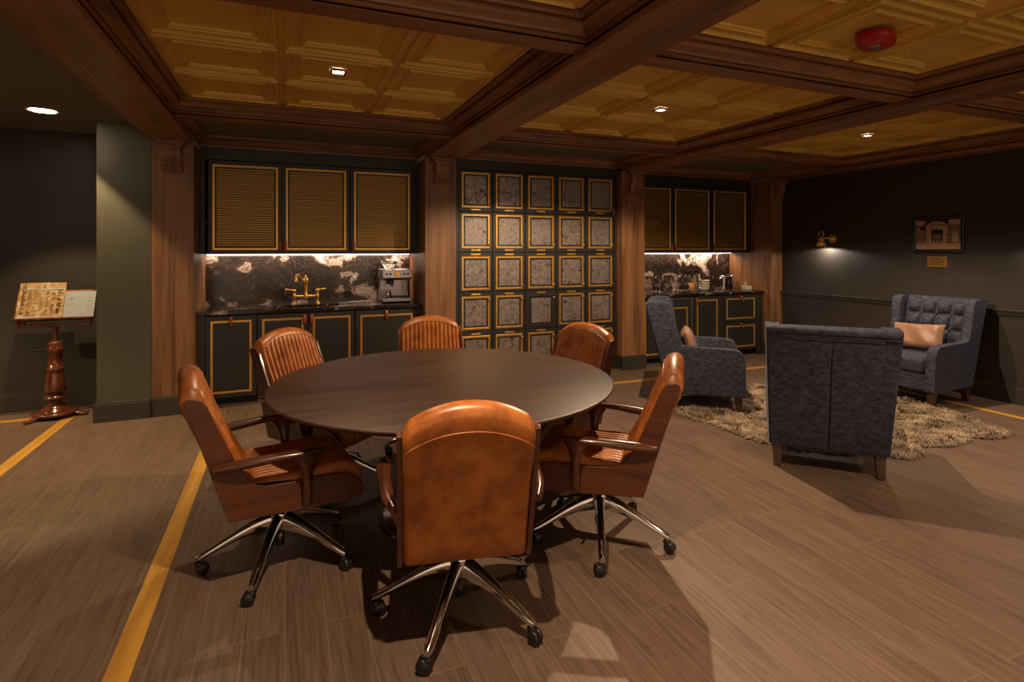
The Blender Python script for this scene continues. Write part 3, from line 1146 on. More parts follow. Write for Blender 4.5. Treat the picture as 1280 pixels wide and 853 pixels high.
chair0 = make_chair()
CH = 'leather office chairs around the round table'
spots = [  # x, y, base rotation (world), label
    ((0.660, 2.161), 18, 'cognac leather office chair with its plain back turned to us before the table'),
    ((-0.023, 2.853), 36, 'cognac leather office chair seen side-on, beside the yellow floor strip'),
    ((1.494, 2.445), 25, 'cognac leather office chair seen side-on at the right of the table'),
    ((0.247, 3.640), 50, 'ribbed cognac leather office chair between the table and the sink cabinet'),
    ((0.985, 3.860), 10, 'ribbed cognac leather office chair at the far side of the table before the oak column'),
    ((1.610, 3.264), 0, 'ribbed cognac leather office chair at the table in front of the mirrored lockers'),
]
for i, ((x, y), br_, lab) in enumerate(spots):
    h = math.atan2(TC[1] - y, TC[0] - x)
    c = chair0 if i == 0 else dup(chair0, (x, y, 0), h, lab, CH)
    c.location = (x, y, 0)
    c.rotation_euler = (0, 0, h)
    c['label'] = lab
    c['group'] = CH
    for ch in c.children:
        if ch.name.startswith('base_hub'):
            ch.rotation_euler = (0, 0, R(br_) - h)


# ================================================================== ARMCHAIRS
def make_armchair():
    t = thing('armchair', 'armchair', 'armchair')
    D = 0.66
    YO, YI = 0.350, 0.264

    def fl(s, y):
        return lambda a, b: (a, s * (y + 0.028 * max(0, b - 0.145) / 0.82), b)
    side = [(0.0, 0.145), (-0.055, 0.37), (-0.205, 0.955), (-0.195, 0.975), (-0.165, 0.982), (-0.05, 0.985), (0.000, 0.975), (0.025, 0.945), (0.048, 0.80), (0.072, 0.640), (0.095, 0.592), (0.150, 0.580), (0.56, 0.572), (0.615, 0.558),
            (0.645, 0.52), (0.656, 0.46), (D, 0.145)]
    for s in (-1, 1):
        w = MB().prism(side, fl(s, YI), fl(s, YO)).build('side_wing', 'velvet', t, bevel=0.016, segs=3, angle=35)
        for yy in (YI + 0.006, YO - 0.004):
            pts = [fl(s, yy)(a, b) for a, b in side[2:]]
            MB().tube(smooth_path(pts, 60, 1), 0.0042, 6, up=(0, 1, 0)).build('piping', 'velvet', w)
    # back slab: plain outer face, tufted inner face
    nz, ny = 49, 65
    inner, outer = [], []
    for i in range(nz):
        z = lerp(0.36, 0.968, i / (nz - 1))
        x0 = lerp(0.045, -0.105, (z - 0.36) / 0.61)
        row = []
        for j in range(ny):
            y = lerp(-YI - 0.022 * (z - 0.145), YI + 0.022 * (z - 0.145), j / (ny - 1))
            u = j / (ny - 1) * 4
            v = (0.968 - z) / 0.61 * 4.0
            b = (abs(math.sin(PI * u)) * abs(math.sin(PI * min(v + 0.0, 4.0)))) ** 0.5
            top = min(1.0, i / 2.0, (nz - 1 - i) / 2.0)
            row.append((x0 - 0.012 + 0.066 * b - 0.02 * (1 - top), y, z))
        inner.append(row)
    MB().grid(inner).build('tufted_back', 'velvet', t)
    k = len(t.children) - 1
    tuft = [c for c in t.children if c.name.startswith('tufted_back')][-1]
    for v in (1, 2, 3):
        for u in (1, 2, 3):
            z = 0.968 - v * 0.61 / 4
            x0 = lerp(0.045, -0.105, (z - 0.36) / 0.61)
            y = lerp(-YI, YI, u / 4)
            MB().lathe([(0.011, -0.004), (0.013, 0.004), (0.009, 0.009), (0.001, 0.011)], (x0 + 0.002, y, z), 12, axis='X').build('button', 'velvet', tuft)
    slab = [(0.010, 0.145), (-0.048, 0.37), (-0.196, 0.955), (-0.188, 0.978), (-0.16, 0.986), (-0.125, 0.984), (-0.100, 0.965), (0.035, 0.37), (0.06, 0.30), (0.06, 0.145)]
    mb = MB().prism(slab, lambda a, b: (a, -YI - 0.026, b), lambda a, b: (a, YI + 0.026, b))
    mb.build('back', 'velvet', t, bevel=0.012, segs=3, angle=35)
    # outside back panel, with its centre seam and top roll
    rear = MB()
    rows = []
    for i in range(13):
        z = lerp(0.15, 0.915, i / 12)
        x = lerp(-0.002, -0.196, (z - 0.145) / 0.81)
        row = []
        for j in range(161):
            y = lerp(-1, 1, j / 160) * (YO - 0.006 + 0.026 * (z - 0.145) / 0.82)
            seam = 0.014 * math.exp(-(y / 0.006) ** 2)
            e = 0.010 if (i in (0, 12) or j in (0, 160)) else 0.0
            row.append((x - 0.007 + seam + e, y, z))
        rows.append(row)
    bp = rear.grid(rows).build('outside_back', 'velvet', t)
    rl = YO + 0.026
    MB().tube([(-0.202, lerp(-rl, rl, i / 12), 0.921) for i in range(13)], 0.0045, 6).build('piping', 'velvet', bp)
    MB().tube([(-0.178, lerp(-rl + 0.004, rl - 0.004, i / 12), 0.951) for i in range(13)], [(0.030, 0.030)] * 13, 12).build('top_roll', 'velvet', bp)
    # seat cushion and front rail
    mb = MB().box((0.03, -YI + 0.004, 0.305), (0.648, YI - 0.004, 0.455))
    mb.build('seat_cushion', 'velvet', t, bevel=0.045, segs=5)
    MB().box((0.03, -YI - 0.002, 0.150), (0.640, YI + 0.002, 0.300)).build('seat_rail', 'velvet', t, bevel=0.01, segs=2)
    # tapered legs
    for (x, sx) in ((0.055, -0.030), (0.600, 0.014)):
        for y in (-0.300, 0.300):
            s = 1 if y > 0 else -1
            a, b = 0.032, 0.022
            lo = [(x + sx - b, y - b, 0), (x + sx + b, y - b, 0), (x + sx + b, y + b, 0), (x + sx - b, y + b, 0)]
            hi = [(x - a, y - a, 0.149), (x + a, y - a, 0.149), (x + a, y + a, 0.149), (x - a, y + a, 0.149)]
            MB().hexa(lo, hi).build('leg', 'legwood', t, bevel=0.003, segs=2)
    return t


AG = 'slate velvet armchairs on the sheepskin rug'
ac = make_armchair()
ac.location, ac.rotation_euler = (3.314, 2.563, 0.0045), (0, 0, R(44.3))
ac['label'], ac['group'] = 'slate blue velvet armchair with its plain back turned to us', AG
dup(ac, (3.496, 4.417, 0.0045), R(-38.9), 'slate blue velvet armchair seen from its side in front of the bar cabinets', AG)
dup(ac, (6.150, 3.575, 0.0045), R(183.3), 'slate blue button-tufted velvet armchair facing us below the framed picture', AG)


def pillow(name, w, h, t):
    n, m = 25, 19
    mb = MB()
    for s in (1, -1):
        rows = []
        for i in range(n):
            u = lerp(-1, 1, i / (n - 1))
            row = []
            for j in range(m):
                v = lerp(-1, 1, j / (m - 1))
                b = max(0, (1 - u ** 4)) ** 0.5 * max(0, (1 - v ** 4)) ** 0.5
                pinch = 1 - 0.06 * (1 - abs(u)) ** 0.5 * abs(v) ** 3
                wr = 0.006 * math.sin(7 * u + 3 * v) * b
                row.append((s * t * b + wr, u * w * (1 - 0.05 * (1 - v * v) * abs(u) ** 3), v * h * pinch))
            rows.append(row)
        mb.grid(rows)
    return mb.build(name, 'pillow')


p = tag(pillow('throw_pillow', 0.235, 0.130, 0.058), 'copper satin throw pillow on the tufted armchair below the picture', 'pillow', 'copper throw pillows')
p.location = (6.150 - 0.225, 3.575 + 0.010, 0.606)
p.rotation_euler = (R(4), R(18), R(183.3))
q = p.copy()
COL.objects.link(q)
q['label'] = 'copper satin throw pillow on the armchair in front of the bar cabinets'
h = R(-38.9)
q.location = (3.496 + 0.19 * math.cos(h), 4.417 + 0.19 * math.sin(h), 0.585)
q.rotation_euler = (0, R(-20), h)
p.rotation_euler = (R(3), R(-17), R(183.3))

# ================================================================== SHEEPSKIN RUG
OUT = [(3.30, 4.15), (3.25, 3.85), (3.36, 3.58), (3.33, 3.26), (3.42, 3.06), (3.58, 2.86), (3.80, 2.72), (3.96, 2.60), (4.10, 2.50), (4.28, 2.55), (4.36, 2.66), (4.58, 2.56), (4.86, 2.56),
       (4.98, 2.66), (5.06, 2.52), (5.28, 2.52), (5.42, 2.70), (5.52, 3.00), (5.66, 3.30), (5.62, 3.58), (5.40, 3.78), (5.30, 4.05), (5.05, 4.25), (4.88, 4.46), (4.62, 4.52),
       (4.42, 4.38), (4.20, 4.44), (3.98, 4.34), (3.74, 4.42), (3.50, 4.38)]
OUT = OUT[3:] + OUT[:3]
loop = OUT + [OUT[0]]
pts = [(a, b, 0) for a, b in loop]
sm = smooth_path(pts, 121, 2)[:-1]
rug = thing('sheepskin_rug', 'shaggy honey-brown sheepskin rug of irregular outline under the three armchairs', 'rug', (4.4, 3.5, 0))
rc = Vector(rug.location)
mb = MB()
ring0 = [(p.x - rc.x, p.y - rc.y, 0.001) for p in sm]
ring1 = [((p.x - rc.x) * 0.985, (p.y - rc.y) * 0.985, 0.004) for p in sm]
n = len(sm)
mb.add(ring0 + ring1, [(i, (i + 1) % n, n + (i + 1) % n, n + i) for i in range(n)] + [tuple(range(n, 2 * n))])
mb.build('hide', 'fur', rug)
rng = np.random.default_rng(4)
poly = np.array([(p.x, p.y) for p in sm])


def inside(P):
    x, y = P[:, 0], P[:, 1]
    r = np.zeros(len(P), bool)
    j = len(poly) - 1
    for i in range(len(poly)):
        xi, yi = poly[i]
        xj, yj = poly[j]
        c = ((yi > y) != (yj > y)) & (x < (xj - xi) * (y - yi) / (yj - yi + 1e-12) + xi)
        r ^= c
        j = i
    return r


K = 52000
P = np.empty((0, 2))
while len(P) < K:
    Q = rng.uniform(poly.min(0), poly.max(0), (K, 2))
    P = np.vstack([P, Q[inside(Q)]])
LEGS = []
for (ax, ay, ah) in ((3.314, 2.563, 44.3), (3.496, 4.417, -38.9), (6.150, 3.575, 183.3)):
    for lx in (0.030, 0.612):
        for ly in (-0.30, 0.30):
            c_, s_ = math.cos(R(ah)), math.sin(R(ah))
            LEGS.append((ax + c_ * lx - s_ * ly, ay + s_ * lx + c_ * ly))
LG = np.array(LEGS)
P = P[(((P[:, None, :] - LG[None]) ** 2).sum(2) > 0.045 ** 2).all(1)][:K]
K = len(P)
# keep the legs of the chairs clear
cl = rng.uniform(poly.min(0), poly.max(0), (420, 2))           # clumps: strands near a clump lean alike
ca = rng.uniform(0, 2 * PI, 420)
ci = np.array([np.argmin(((cl - p) ** 2).sum(1)) for p in P])
ang = ca[ci] + rng.normal(0, 0.45, K)
cen = poly.mean(0)
ln = rng.uniform(0.036, 0.060, K) * rng.uniform(0.6, 1.55, 420)[ci]
lean = np.clip(rng.uniform(0.3, 1.0, 420)[ci] + rng.normal(0, 0.14, K), 0.15, 1.1)
# distance to the outline: border strands fall outwards
dd = np.sqrt(((P[:, None, :] - poly[None, :, :]) ** 2).sum(2))
near = dd.argmin(1)
dist = dd.min(1)
edge = dist < 0.06
outv = poly[near] - P
ang[edge] = np.arctan2(outv[edge, 1], outv[edge, 0]) + rng.normal(0, 0.35, edge.sum())
lean[edge] = rng.uniform(0.8, 1.15, edge.sum())
dx, dy = np.cos(ang), np.sin(ang)
wd = rng.uniform(0.0022, 0.0042, K)
ok = np.ones(K, bool)
for t_ in (0.45, 0.8, 1.1):
    Q = P + np.stack([dx, dy], 1) * (ln * lean * t_)[:, None]
    ok &= (((Q[:, None, :] - LG[None]) ** 2).sum(2) > 0.050 ** 2).all(1)
P, dx, dy, ln, lean, wd = P[ok], dx[ok], dy[ok], ln[ok], lean[ok], wd[ok]
K = len(P)
verts, faces = [], []
hz = 0.003
for i in range(K):
    x, y = P[i] - np.array([rc.x, rc.y])
    l, le = ln[i], lean[i]
    sx_, sy_ = -dy[i] * wd[i], dx[i] * wd[i]
    m1x, m1y, m1z = x + dx[i] * l * 0.45 * le, y + dy[i] * l * 0.45 * le, hz + l * 0.62 * (1.15 - 0.5 * le)
    tx_, ty_, tz_ = x + dx[i] * l * 1.1 * le, y + dy[i] * l * 1.1 * le, max(0.004, hz + l * 0.75 * (1.15 - le))
    o = len(verts)
    verts += [(x - sx_, y - sy_, hz), (x + sx_, y + sy_, hz), (m1x - sx_, m1y - sy_, m1z), (m1x + sx_, m1y + sy_, m1z), (tx_, ty_, tz_)]
    faces += [(o, o + 1, o + 3, o + 2), (o + 2, o + 3, o + 4)]
mb = MB()
mb.add(verts, faces, 0, True)
f = mb.build('wool_pile', 'fur', rug)
f['kind'] = 'stuff'

# ================================================================== MUSIC STAND
ST = (-1.880, 6.04)
ms = thing('reading_stand', 'turned mahogany reading stand holding open papers against the dark wall', 'stand', (ST[0], ST[1], 0))
col = [(0.030, 0.050), (0.125, 0.055), (0.118, 0.068), (0.098, 0.075), (0.092, 0.092), (0.070, 0.104), (0.060, 0.118), (0.046, 0.128), (0.040, 0.140), (0.060, 0.150), (0.083, 0.165), (0.085, 0.182), (0.066, 0.196), (0.046, 0.206),
       (0.050, 0.216), (0.078, 0.226), (0.080, 0.245), (0.076, 0.30), (0.064, 0.38), (0.058, 0.416), (0.066, 0.422), (0.066, 0.434), (0.054, 0.44), (0.050, 0.50), (0.047, 0.565), (0.056, 0.572), (0.062, 0.590), (0.060, 0.610), (0.052, 0.620), (0.054, 0.655), (0.046, 0.668), (0.024, 0.672)]
MB().lathe(col, n=32).build('turned_column', 'mahogany', ms)
MB().lathe([(0.022, 0.66), (0.022, 0.76), (0.026, 0.768), (0.032, 0.795)], n=18).build('sliding_rod', 'mahogany', ms)
MB().lathe([(0.155, 0.030), (0.168, 0.038), (0.168, 0.050), (0.156, 0.058), (0.12, 0.062)], n=40).build('base_disc', 'mahogany', ms)
for k in range(3):
    a = R(232 + 120 * k)
    d = Vector((math.cos(a), math.sin(a), 0))
    pts = [d * 0.10 + Vector((0, 0, 0.036)), d * 0.15 + Vector((0, 0, 0.036)), d * 0.185 + Vector((0, 0, 0.027)), d * 0.215 + Vector((0, 0, 0.014)), d * 0.240 + Vector((0, 0, 0.018)), d * 0.252 + Vector((0, 0, 0.026))]
    MB().tube(pts, [(0.030, 0.010), (0.028, 0.011), (0.022, 0.012), (0.018, 0.012), (0.020, 0.013), (0.012, 0.008)], 12).build('scroll_foot', 'mahogany', ms)
MB().tube([(-0.04, -0.02, 0.598), (-0.10, -0.05, 0.600), (-0.125, -0.062, 0.600)], [0.006, 0.006, 0.010], 8).build('set_screw', 'black', ms)
mb = MB().box((-0.262, -0.022, 0.795), (0.262, 0.022, 0.828))
mb.box((-0.262, -0.024, 0.828), (-0.212, 0.024, 0.868)).box((0.212, -0.024, 0.828), (0.262, 0.024, 0.868))
mb.build('cross_rail', 'mahogany', ms, bevel=0.004, segs=2)
TL = R(22)            # tilt of the desk from upright
ct, st_ = math.cos(TL), math.sin(TL)


def desk(a, b, d):    # a along the desk, b up its face, d out of it (towards the room)
    return (a, -0.030 + b * st_ - d * ct, 0.868 + b * ct + d * st_)


mb = MB().hexa([desk(-0.285, 0, -0.016), desk(0.285, 0, -0.016), desk(0.285, 0, 0), desk(-0.285, 0, 0)],
               [desk(-0.285, 0.27, -0.016), desk(0.285, 0.27, -0.016), desk(0.285, 0.27, 0), desk(-0.285, 0.27, 0)])
mb.hexa([desk(-0.285, -0.012, -0.016), desk(0.285, -0.012, -0.016), desk(0.285, -0.012, 0.034), desk(-0.285, -0.012, 0.034)],
        [desk(-0.285, 0.004, -0.016), desk(0.285, 0.004, -0.016), desk(0.285, 0.004, 0.034), desk(-0.285, 0.004, 0.034)])
mb.build('desk', 'mahogany', ms, bevel=0.003, segs=2)
S = Vector((ST[0], ST[1], 0))


def sheet(a0, a1, b0, b1, d, th, name, mats, root, mi=0, curl=0.0):
    mb = MB()
    nn = 9
    f_, bk_ = [], []
    for i in range(nn):
        a = lerp(a0, a1, i / (nn - 1))
        c = curl * math.sin(PI * i / (nn - 1))
        f_.append([desk(a, lerp(b0, b1, j / 4), d + th + c) for j in range(5)])
        bk_.append([desk(a, lerp(b0, b1, j / 4), d + c * 0.6) for j in range(5)])
    mb.grid(f_, mi)
    mb.grid(bk_, mi)
    for r_ in (0, nn - 1):
        mb.grid([f_[r_], bk_[r_]], mi)
    mb.grid([[r[0] for r in f_], [r[0] for r in bk_]], mi)
    mb.grid([[r[-1] for r in f_], [r[-1] for r in bk_]], mi)
    return mb.build(name, mats, root)


nw = thing('newspaper', 'old brown printed newspaper page on the left half of the reading stand', 'newspaper', S)
pg = sheet(-0.262 - 0.01, 0.058, 0.006, 0.335, 0.001, 0.006, 'page', 'news', nw, curl=0.008)
mb = MB()
for (a0, a1, b0, b1) in ((-0.250, 0.045, 0.268, 0.278), (-0.262, 0.050, 0.010, 0.020)):
    mb.hexa([desk(a0, b0, 0.009), desk(a1, b0, 0.009), desk(a1, b0, 0.0165), desk(a0, b0, 0.0165)], [desk(a0, b1, 0.009), desk(a1, b1, 0.009), desk(a1, b1, 0.0165), desk(a0, b1, 0.0165)])
mb.build('white_band', 'paper', pg)
random.seed(3)
mb = MB()


def mark(a0, a1, b0, b1, d0, d1):
    mb.hexa([desk(a0, b0, d0), desk(a1, b0, d0), desk(a1, b0, d1), desk(a0, b0, d1)], [desk(a0, b1, d0), desk(a1, b1, d0), desk(a1, b1, d1), desk(a0, b1, d1)])


for cidx in range(7):
    for k in range(17):
        if random.random() < 0.30:
            continue
        a0 = -0.245 + cidx * 0.042
        b0 = 0.035 + k * 0.0135
        mark(a0, a0 + random.uniform(0.012, 0.034), b0, b0 + 0.005, 0.010, 0.0158)
mark(-0.245, -0.222, 0.285, 0.312, 0.010, 0.0158)
mark(-0.105, -0.085, 0.287, 0.308, 0.010, 0.0158)
mb.build('lettering', 'ink', pg)
bk = thing('booklet', 'white page of an open booklet on the right half of the reading stand', 'book', S)
cv = sheet(0.060, 0.262, 0.006, 0.262, 0.001, 0.006, 'cover', 'tanleather', bk)
pg = sheet(0.064, 0.288, 0.006, 0.246, 0.008, 0.008, 'page', 'paper', bk, curl=0.004)
mb = MB()
for (a0, b0, w_) in ((0.085, 0.17, 0.035), (0.10, 0.185, 0.03), (0.09, 0.125, 0.05), (0.16, 0.19, 0.012), (0.22, 0.18, 0.03), (0.235, 0.15, 0.025), (0.225, 0.10, 0.03), (0.24, 0.075, 0.02)):
    mark(a0, a0 + w_, b0, b0 + 0.004, 0.012, 0.0205)
mb.build('faint_notes', 'news', pg)

# ================================================================== THINGS ON THE WORKTOPS
ZW = 0.8985
fc = thing('bridge_faucet', 'brass bridge faucet with two lever handles behind the black sink', 'faucet', (0.205, 6.27, ZW))
leg = [(0.030, 0.0), (0.030, 0.008), (0.018, 0.014), (0.014, 0.03), (0.014, 0.06), (0.020, 0.066), (0.020, 0.10), (0.015, 0.108), (0.015, 0.130), (0.022, 0.136), (0.022, 0.150), (0.012, 0.158)]
for s in (-1, 1):
    v = MB().lathe(leg, (s * 0.115, 0, 0), 20).build('valve', 'brass', fc)
    MB().tube([(s * 0.115, 0, 0.150), (s * 0.150, -0.004, 0.152), (s * 0.205, -0.008, 0.158)], [0.009, 0.007, 0.010], 10).build('lever', 'brass', v)
MB().tube([(-0.115, 0, 0.082), (0.115, 0, 0.082)], 0.013, 12).build('bridge', 'brass', fc)
MB().lathe([(0.022, 0.060), (0.024, 0.082), (0.020, 0.10), (0.015, 0.115), (0.015, 0.225), (0.020, 0.232), (0.026, 0.250), (0.022, 0.270), (0.010, 0.280), (0.008, 0.290), (0.012, 0.297), (0.010, 0.306), (0.002, 0.310)], n=20).build('riser', 'brass', fc)
MB().tube([(0, 0, 0.245), (-0.025, -0.035, 0.250), (-0.055, -0.08, 0.285), (-0.075, -0.115, 0.315), (-0.090, -0.14, 0.318), (-0.098, -0.155, 0.300), (-0.100, -0.16, 0.27), (-0.100, -0.16, 0.25)], [0.012, 0.011, 0.010, 0.011, 0.012, 0.013, 0.014, 0.016], 12).build('spout', 'brass', fc)

em = thing('espresso_machine', 'stainless espresso machine standing at the right end of the sink worktop', 'coffee machine', (1.130, 6.17, ZW))
mb = MB().box((-0.155, -0.16, 0.012), (0.155, 0.15, 0.055))
mb.build('drip_tray_base', 'steel', em, bevel=0.006)
mb = MB().box((-0.135, -0.150, 0.055), (0.135, 0.02, 0.062))
for i in range(12):
    mb.box((-0.13 + i * 0.0225, -0.145, 0.062), (-0.12 + i * 0.0225, 0.01, 0.065))
mb.build('drip_grille', 'black', em)
MB().box((-0.155, 0.02, 0.055), (0.155, 0.15, 0.270)).build('body', 'steel', em, bevel=0.006)
MB().prism([(-0.17, 0.27), (-0.165, 0.355), (0.15, 0.365), (0.15, 0.255), (-0.10, 0.245)], lambda a, b: (-0.16, a, b), lambda a, b: (0.16, a, b)).build('head', 'steel', em, bevel=0.006)
hd = [c for c in em.children if c.name.startswith('head')][0]
MB().lathe([(0.030, 0.0), (0.030, -0.008), (0.026, -0.010)], (0.0, -0.168, 0.315), 24, axis='Y').build('pressure_gauge', 'brass', hd)
for xx in (-0.115, -0.075, 0.075, 0.115):
    MB().lathe([(0.011, 0.0), (0.011, -0.008), (0.008, -0.010)], (xx, -0.168, 0.315), 14, axis='Y').build('button', 'black', hd)
MB().lathe([(0.036, 0.20), (0.036, 0.246)], (-0.055, -0.06, 0), 20).build('group_head', 'black', em)
MB().tube([(-0.055, -0.09, 0.205), (-0.06, -0.15, 0.200), (-0.065, -0.20, 0.196)], [0.012, 0.013, 0.015], 10).build('portafilter_handle', 'black', em)
MB().tube([(0.105, -0.09, 0.245), (0.115, -0.11, 0.20), (0.118, -0.12, 0.11)], 0.006, 8).build('steam_wand', 'chrome', em)
MB().lathe([(0.038, 0.066), (0.040, 0.070), (0.038, 0.115), (0.030, 0.130), (0.033, 0.140)], (-0.095, -0.10, 0), 18).build('milk_jug', 'chrome', em)
MB().lathe([(0.045, 0.362), (0.050, 0.372), (0.085, 0.428), (0.088, 0.432), (0.088, 0.438), (0.080, 0.440)], (-0.06, 0.02, 0), 24).build('bean_hopper', 'glass', em)
MB().lathe([(0.090, 0.438), (0.090, 0.450), (0.060, 0.453)], (-0.06, 0.02, 0), 24).build('hopper_lid', 'steel', em)
for sx in (-0.13, 0.13):
    for sy in (-0.13, 0.12):
        MB().lathe([(0.015, 0.0), (0.017, 0.012)], (sx, sy, 0), 12).build('foot', 'black', em)

# wine glasses in a double row
WG = [(0.034, 0.0), (0.034, 0.003), (0.010, 0.006), (0.0045, 0.012), (0.004, 0.085), (0.010, 0.094), (0.027, 0.108), (0.036, 0.130), (0.037, 0.150), (0.031, 0.225), (0.0295, 0.2255), (0.0350, 0.150), (0.034, 0.131), (0.025, 0.110), (0.006, 0.099)]
g0 = None
ordn = ['first', 'second', 'third', 'fourth', 'fifth', 'sixth', 'seventh', 'eighth', 'ninth', 'tenth', 'eleventh', 'twelfth', 'thirteenth', 'fourteenth']
for i in range(12):
    x, y = 4.46 + i * 0.083, 6.12 + 0.03 * (i % 2)
    lab = 'stemmed wine glass, %s along from the oak column in the row on the bar' % ordn[i]
    if g0 is None:
        g0 = MB().lathe(WG, n=20).build('wine_glass', 'glass')
        o = g0
    else:
        o = g0.copy()
        COL.objects.link(o)
    o.location = (x, y, ZW)
    tag(o, lab, 'glass', 'wine glasses on the bar')
ag = thing('beer_glass', 'small glass holding an amber drink in front of the wine glasses', 'glass', (5.12, 6.00, ZW))
MB().lathe([(0.026, 0.0), (0.028, 0.004), (0.0205, 0.010), (0.0205, 0.013), (0.002, 0.0135)], n=20).build('glass_base', 'glass', ag)
MB().lathe([(0.002, 0.0140), (0.0200, 0.0140), (0.0340, 0.125), (0.0320, 0.125), (0.002, 0.118)], n=20).build('tumbler_of_drink', 'amber', ag)
BOWL = [(0.040, 0.0), (0.045, 0.002), (0.070, 0.032), (0.074, 0.048), (0.071, 0.048), (0.066, 0.034), (0.040, 0.008), (0.002, 0.006)]
b0 = None
for i in range(4):
    lab = 'white ceramic bowl, %s of the stack beside the wine glasses' % ['bottom one', 'second from the bottom', 'third from the bottom', 'top one'][i]
    if b0 is None:
        b0 = MB().lathe(BOWL, n=28).build('bowl', 'white')
        o = b0
    else:
        o = b0.copy()
        COL.objects.link(o)
    o.location = (5.47, 6.14, ZW + i * 0.034)
    tag(o, lab, 'bowl', 'bowls stacked on the bar')
ib = thing('ice_bucket', 'polished steel ice bucket with two knob handles on the bar', 'bucket', (5.90, 6.16, ZW))
MB().lathe([(0.075, 0.0), (0.080, 0.004), (0.100, 0.19), (0.106, 0.196), (0.106, 0.204), (0.098, 0.204), (0.078, 0.010), (0.002, 0.008)], n=32).build('pail', 'chrome', ib)
for s in (-1, 1):
    MB().lathe([(0.006, 0.0), (0.006, s * 0.012), (0.016, s * 0.018), (0.016, s * 0.030), (0.004, s * 0.036)], (s * 0.100, 0, 0.17), 14, axis='X').build('knob_handle', 'chrome', ib)
tr = tag(MB().lathe([(0.002, 0.0), (0.15, 0.0), (0.165, 0.010), (0.168, 0.010), (0.155, 0.004), (0.002, 0.004)], (6.02, 6.34, ZW), 40, sx=1.05, sy=0.55).build('tray', 'steel'), 'low oval steel tray under the cocktail shaker at the end of the bar', 'tray')
sh_ = thing('cocktail_shaker', 'steel cocktail shaker standing on the tray at the end of the bar', 'shaker', (6.10, 6.33, ZW + 0.0045))
MB().lathe([(0.034, 0.0), (0.042, 0.13), (0.042, 0.134)], n=24).build('tin', 'chrome', sh_)
MB().lathe([(0.043, 0.132), (0.040, 0.15), (0.026, 0.178), (0.024, 0.182)], n=24).build('strainer', 'chrome', sh_)
MB().lathe([(0.024, 0.182), (0.023, 0.205), (0.014, 0.212), (0.002, 0.214)], n=20).build('cap', 'black', sh_)
o = MB().lathe([(0.020, 0.0), (0.022, 0.004), (0.022, 0.012), (0.010, 0.018), (0.007, 0.04), (0.0065, 0.15), (0.009, 0.17), (0.004, 0.175)], (5.98, 6.33, ZW + 0.0045), 16).build('muddler', 'black')
tag(o, 'slim black muddler upright on the tray between bucket and shaker', 'bar tool')


def tongs(x, y, rz, label):
    t = thing('ice_tongs', label, 'tongs', (x, y, ZW), rz, 'bar tongs lying on the worktop')
    for s in (-1, 1):
        MB().tube([(0, 0, 0.012), (0.03, s * 0.010, 0.013), (0.10, s * 0.022, 0.012), (0.15, s * 0.016, 0.009)], [(0.005, 0.003), (0.006, 0.003), (0.007, 0.003), (0.011, 0.004)], 8).build('arm', 'chrome', t)
    MB().lathe([(0.009, 0.003), (0.013, 0.010), (0.009, 0.019)], n=14).build('spring', 'chrome', t)


tongs(5.60, 6.05, R(-25), 'bright steel bar tongs beside the stack of bowls')
tongs(5.74, 5.96, R(18), 'bright steel bar tongs in front of the ice bucket')
bx = thing('sugar_box', 'pale stone box with a small upright scoop at the end of the bar', 'box', (6.13, 6.02, ZW))
MB().box((-0.060, -0.045, 0.0), (0.060, 0.045, 0.062)).build('box', 'white', bx, bevel=0.012, segs=3)
MB().tube([(-0.025, 0, 0.060), (-0.022, 0, 0.09), (-0.010, -0.004, 0.112)], [0.008, 0.009, 0.013], 10).build('scoop', 'white', bx)

# crockery behind the lattice doors
p0 = None
for i in range(6):
    lab = 'white plate behind the lattice door beside the oak column, %s from the bottom' % ordn[i]
    if p0 is None:
        p0 = MB().lathe([(0.06, 0.0), (0.065, 0.001), (0.125, 0.018), (0.128, 0.022), (0.120, 0.020), (0.06, 0.006), (0.002, 0.005)], n=32).build('plate', 'white')
        o = p0
    else:
        o = p0.copy()
        COL.objects.link(o)
    o.location = (4.62, 6.27, 1.7405 + i * 0.020)
    tag(o, lab, 'plate', 'plates in the wall cabinet')
for i in range(9):
    x = 5.03 + 0.105 * i if i < 4 else 5.66 + 0.10 * (i - 4)
    o = g0.copy()
    COL.objects.link(o)
    o.location = (x, 6.22, 1.7405)
    w_ = 'middle lattice door, %s' % ordn[i] if i < 4 else 'last lattice door, %s' % ordn[i - 4]
    tag(o, 'wine glass on the shelf behind the %s from the left' % w_, 'glass', 'glasses in the wall cabinets')

# ================================================================== CEILING AND WALL FITTINGS
def downlight(x, y, label):
    t = thing('downlight', label, 'ceiling light', (x, y, ZT), group='square recessed ceiling lights')
    MB().rings(-0.048, -0.048, 0.048, 0.048, [(0, 0.010), (0, -0.004), (0.004, -0.006), (0.014, -0.004), (0.016, 0.004)], fz).build('trim_ring', 'steel', t)
    MB().box((-0.032, -0.032, 0.002), (0.032, 0.032, 0.008)).build('lens', 'lampglow', t)


downlight(0.310, 3.63, 'lit square recessed light in the tin ceiling above the round table')
downlight(2.790, 3.63, 'lit square recessed light in the middle coffer before the mirrored lockers')
downlight(5.300, 3.67, 'lit square recessed light in the coffer beside the right wall')
t = thing('round_downlight', 'lit round recessed light in the plain dark ceiling at the left', 'ceiling light', (-1.78, 5.457, 2.585))
MB().lathe([(0.112, 0.0), (0.112, -0.005), (0.104, -0.008), (0.090, -0.004), (0.086, 0.0)], n=40).build('trim_ring', 'white', t)
MB().lathe([(0.002, -0.003), (0.086, -0.003)], n=36).build('lens', 'lampglow', t)

al = thing('fire_alarm', 'red fire alarm sounder with a clear strobe on the tin ceiling', 'alarm', (2.85, 1.93, ZT - 0.004), R(24))
al.scale = (1.15, 1.15, 1.1)


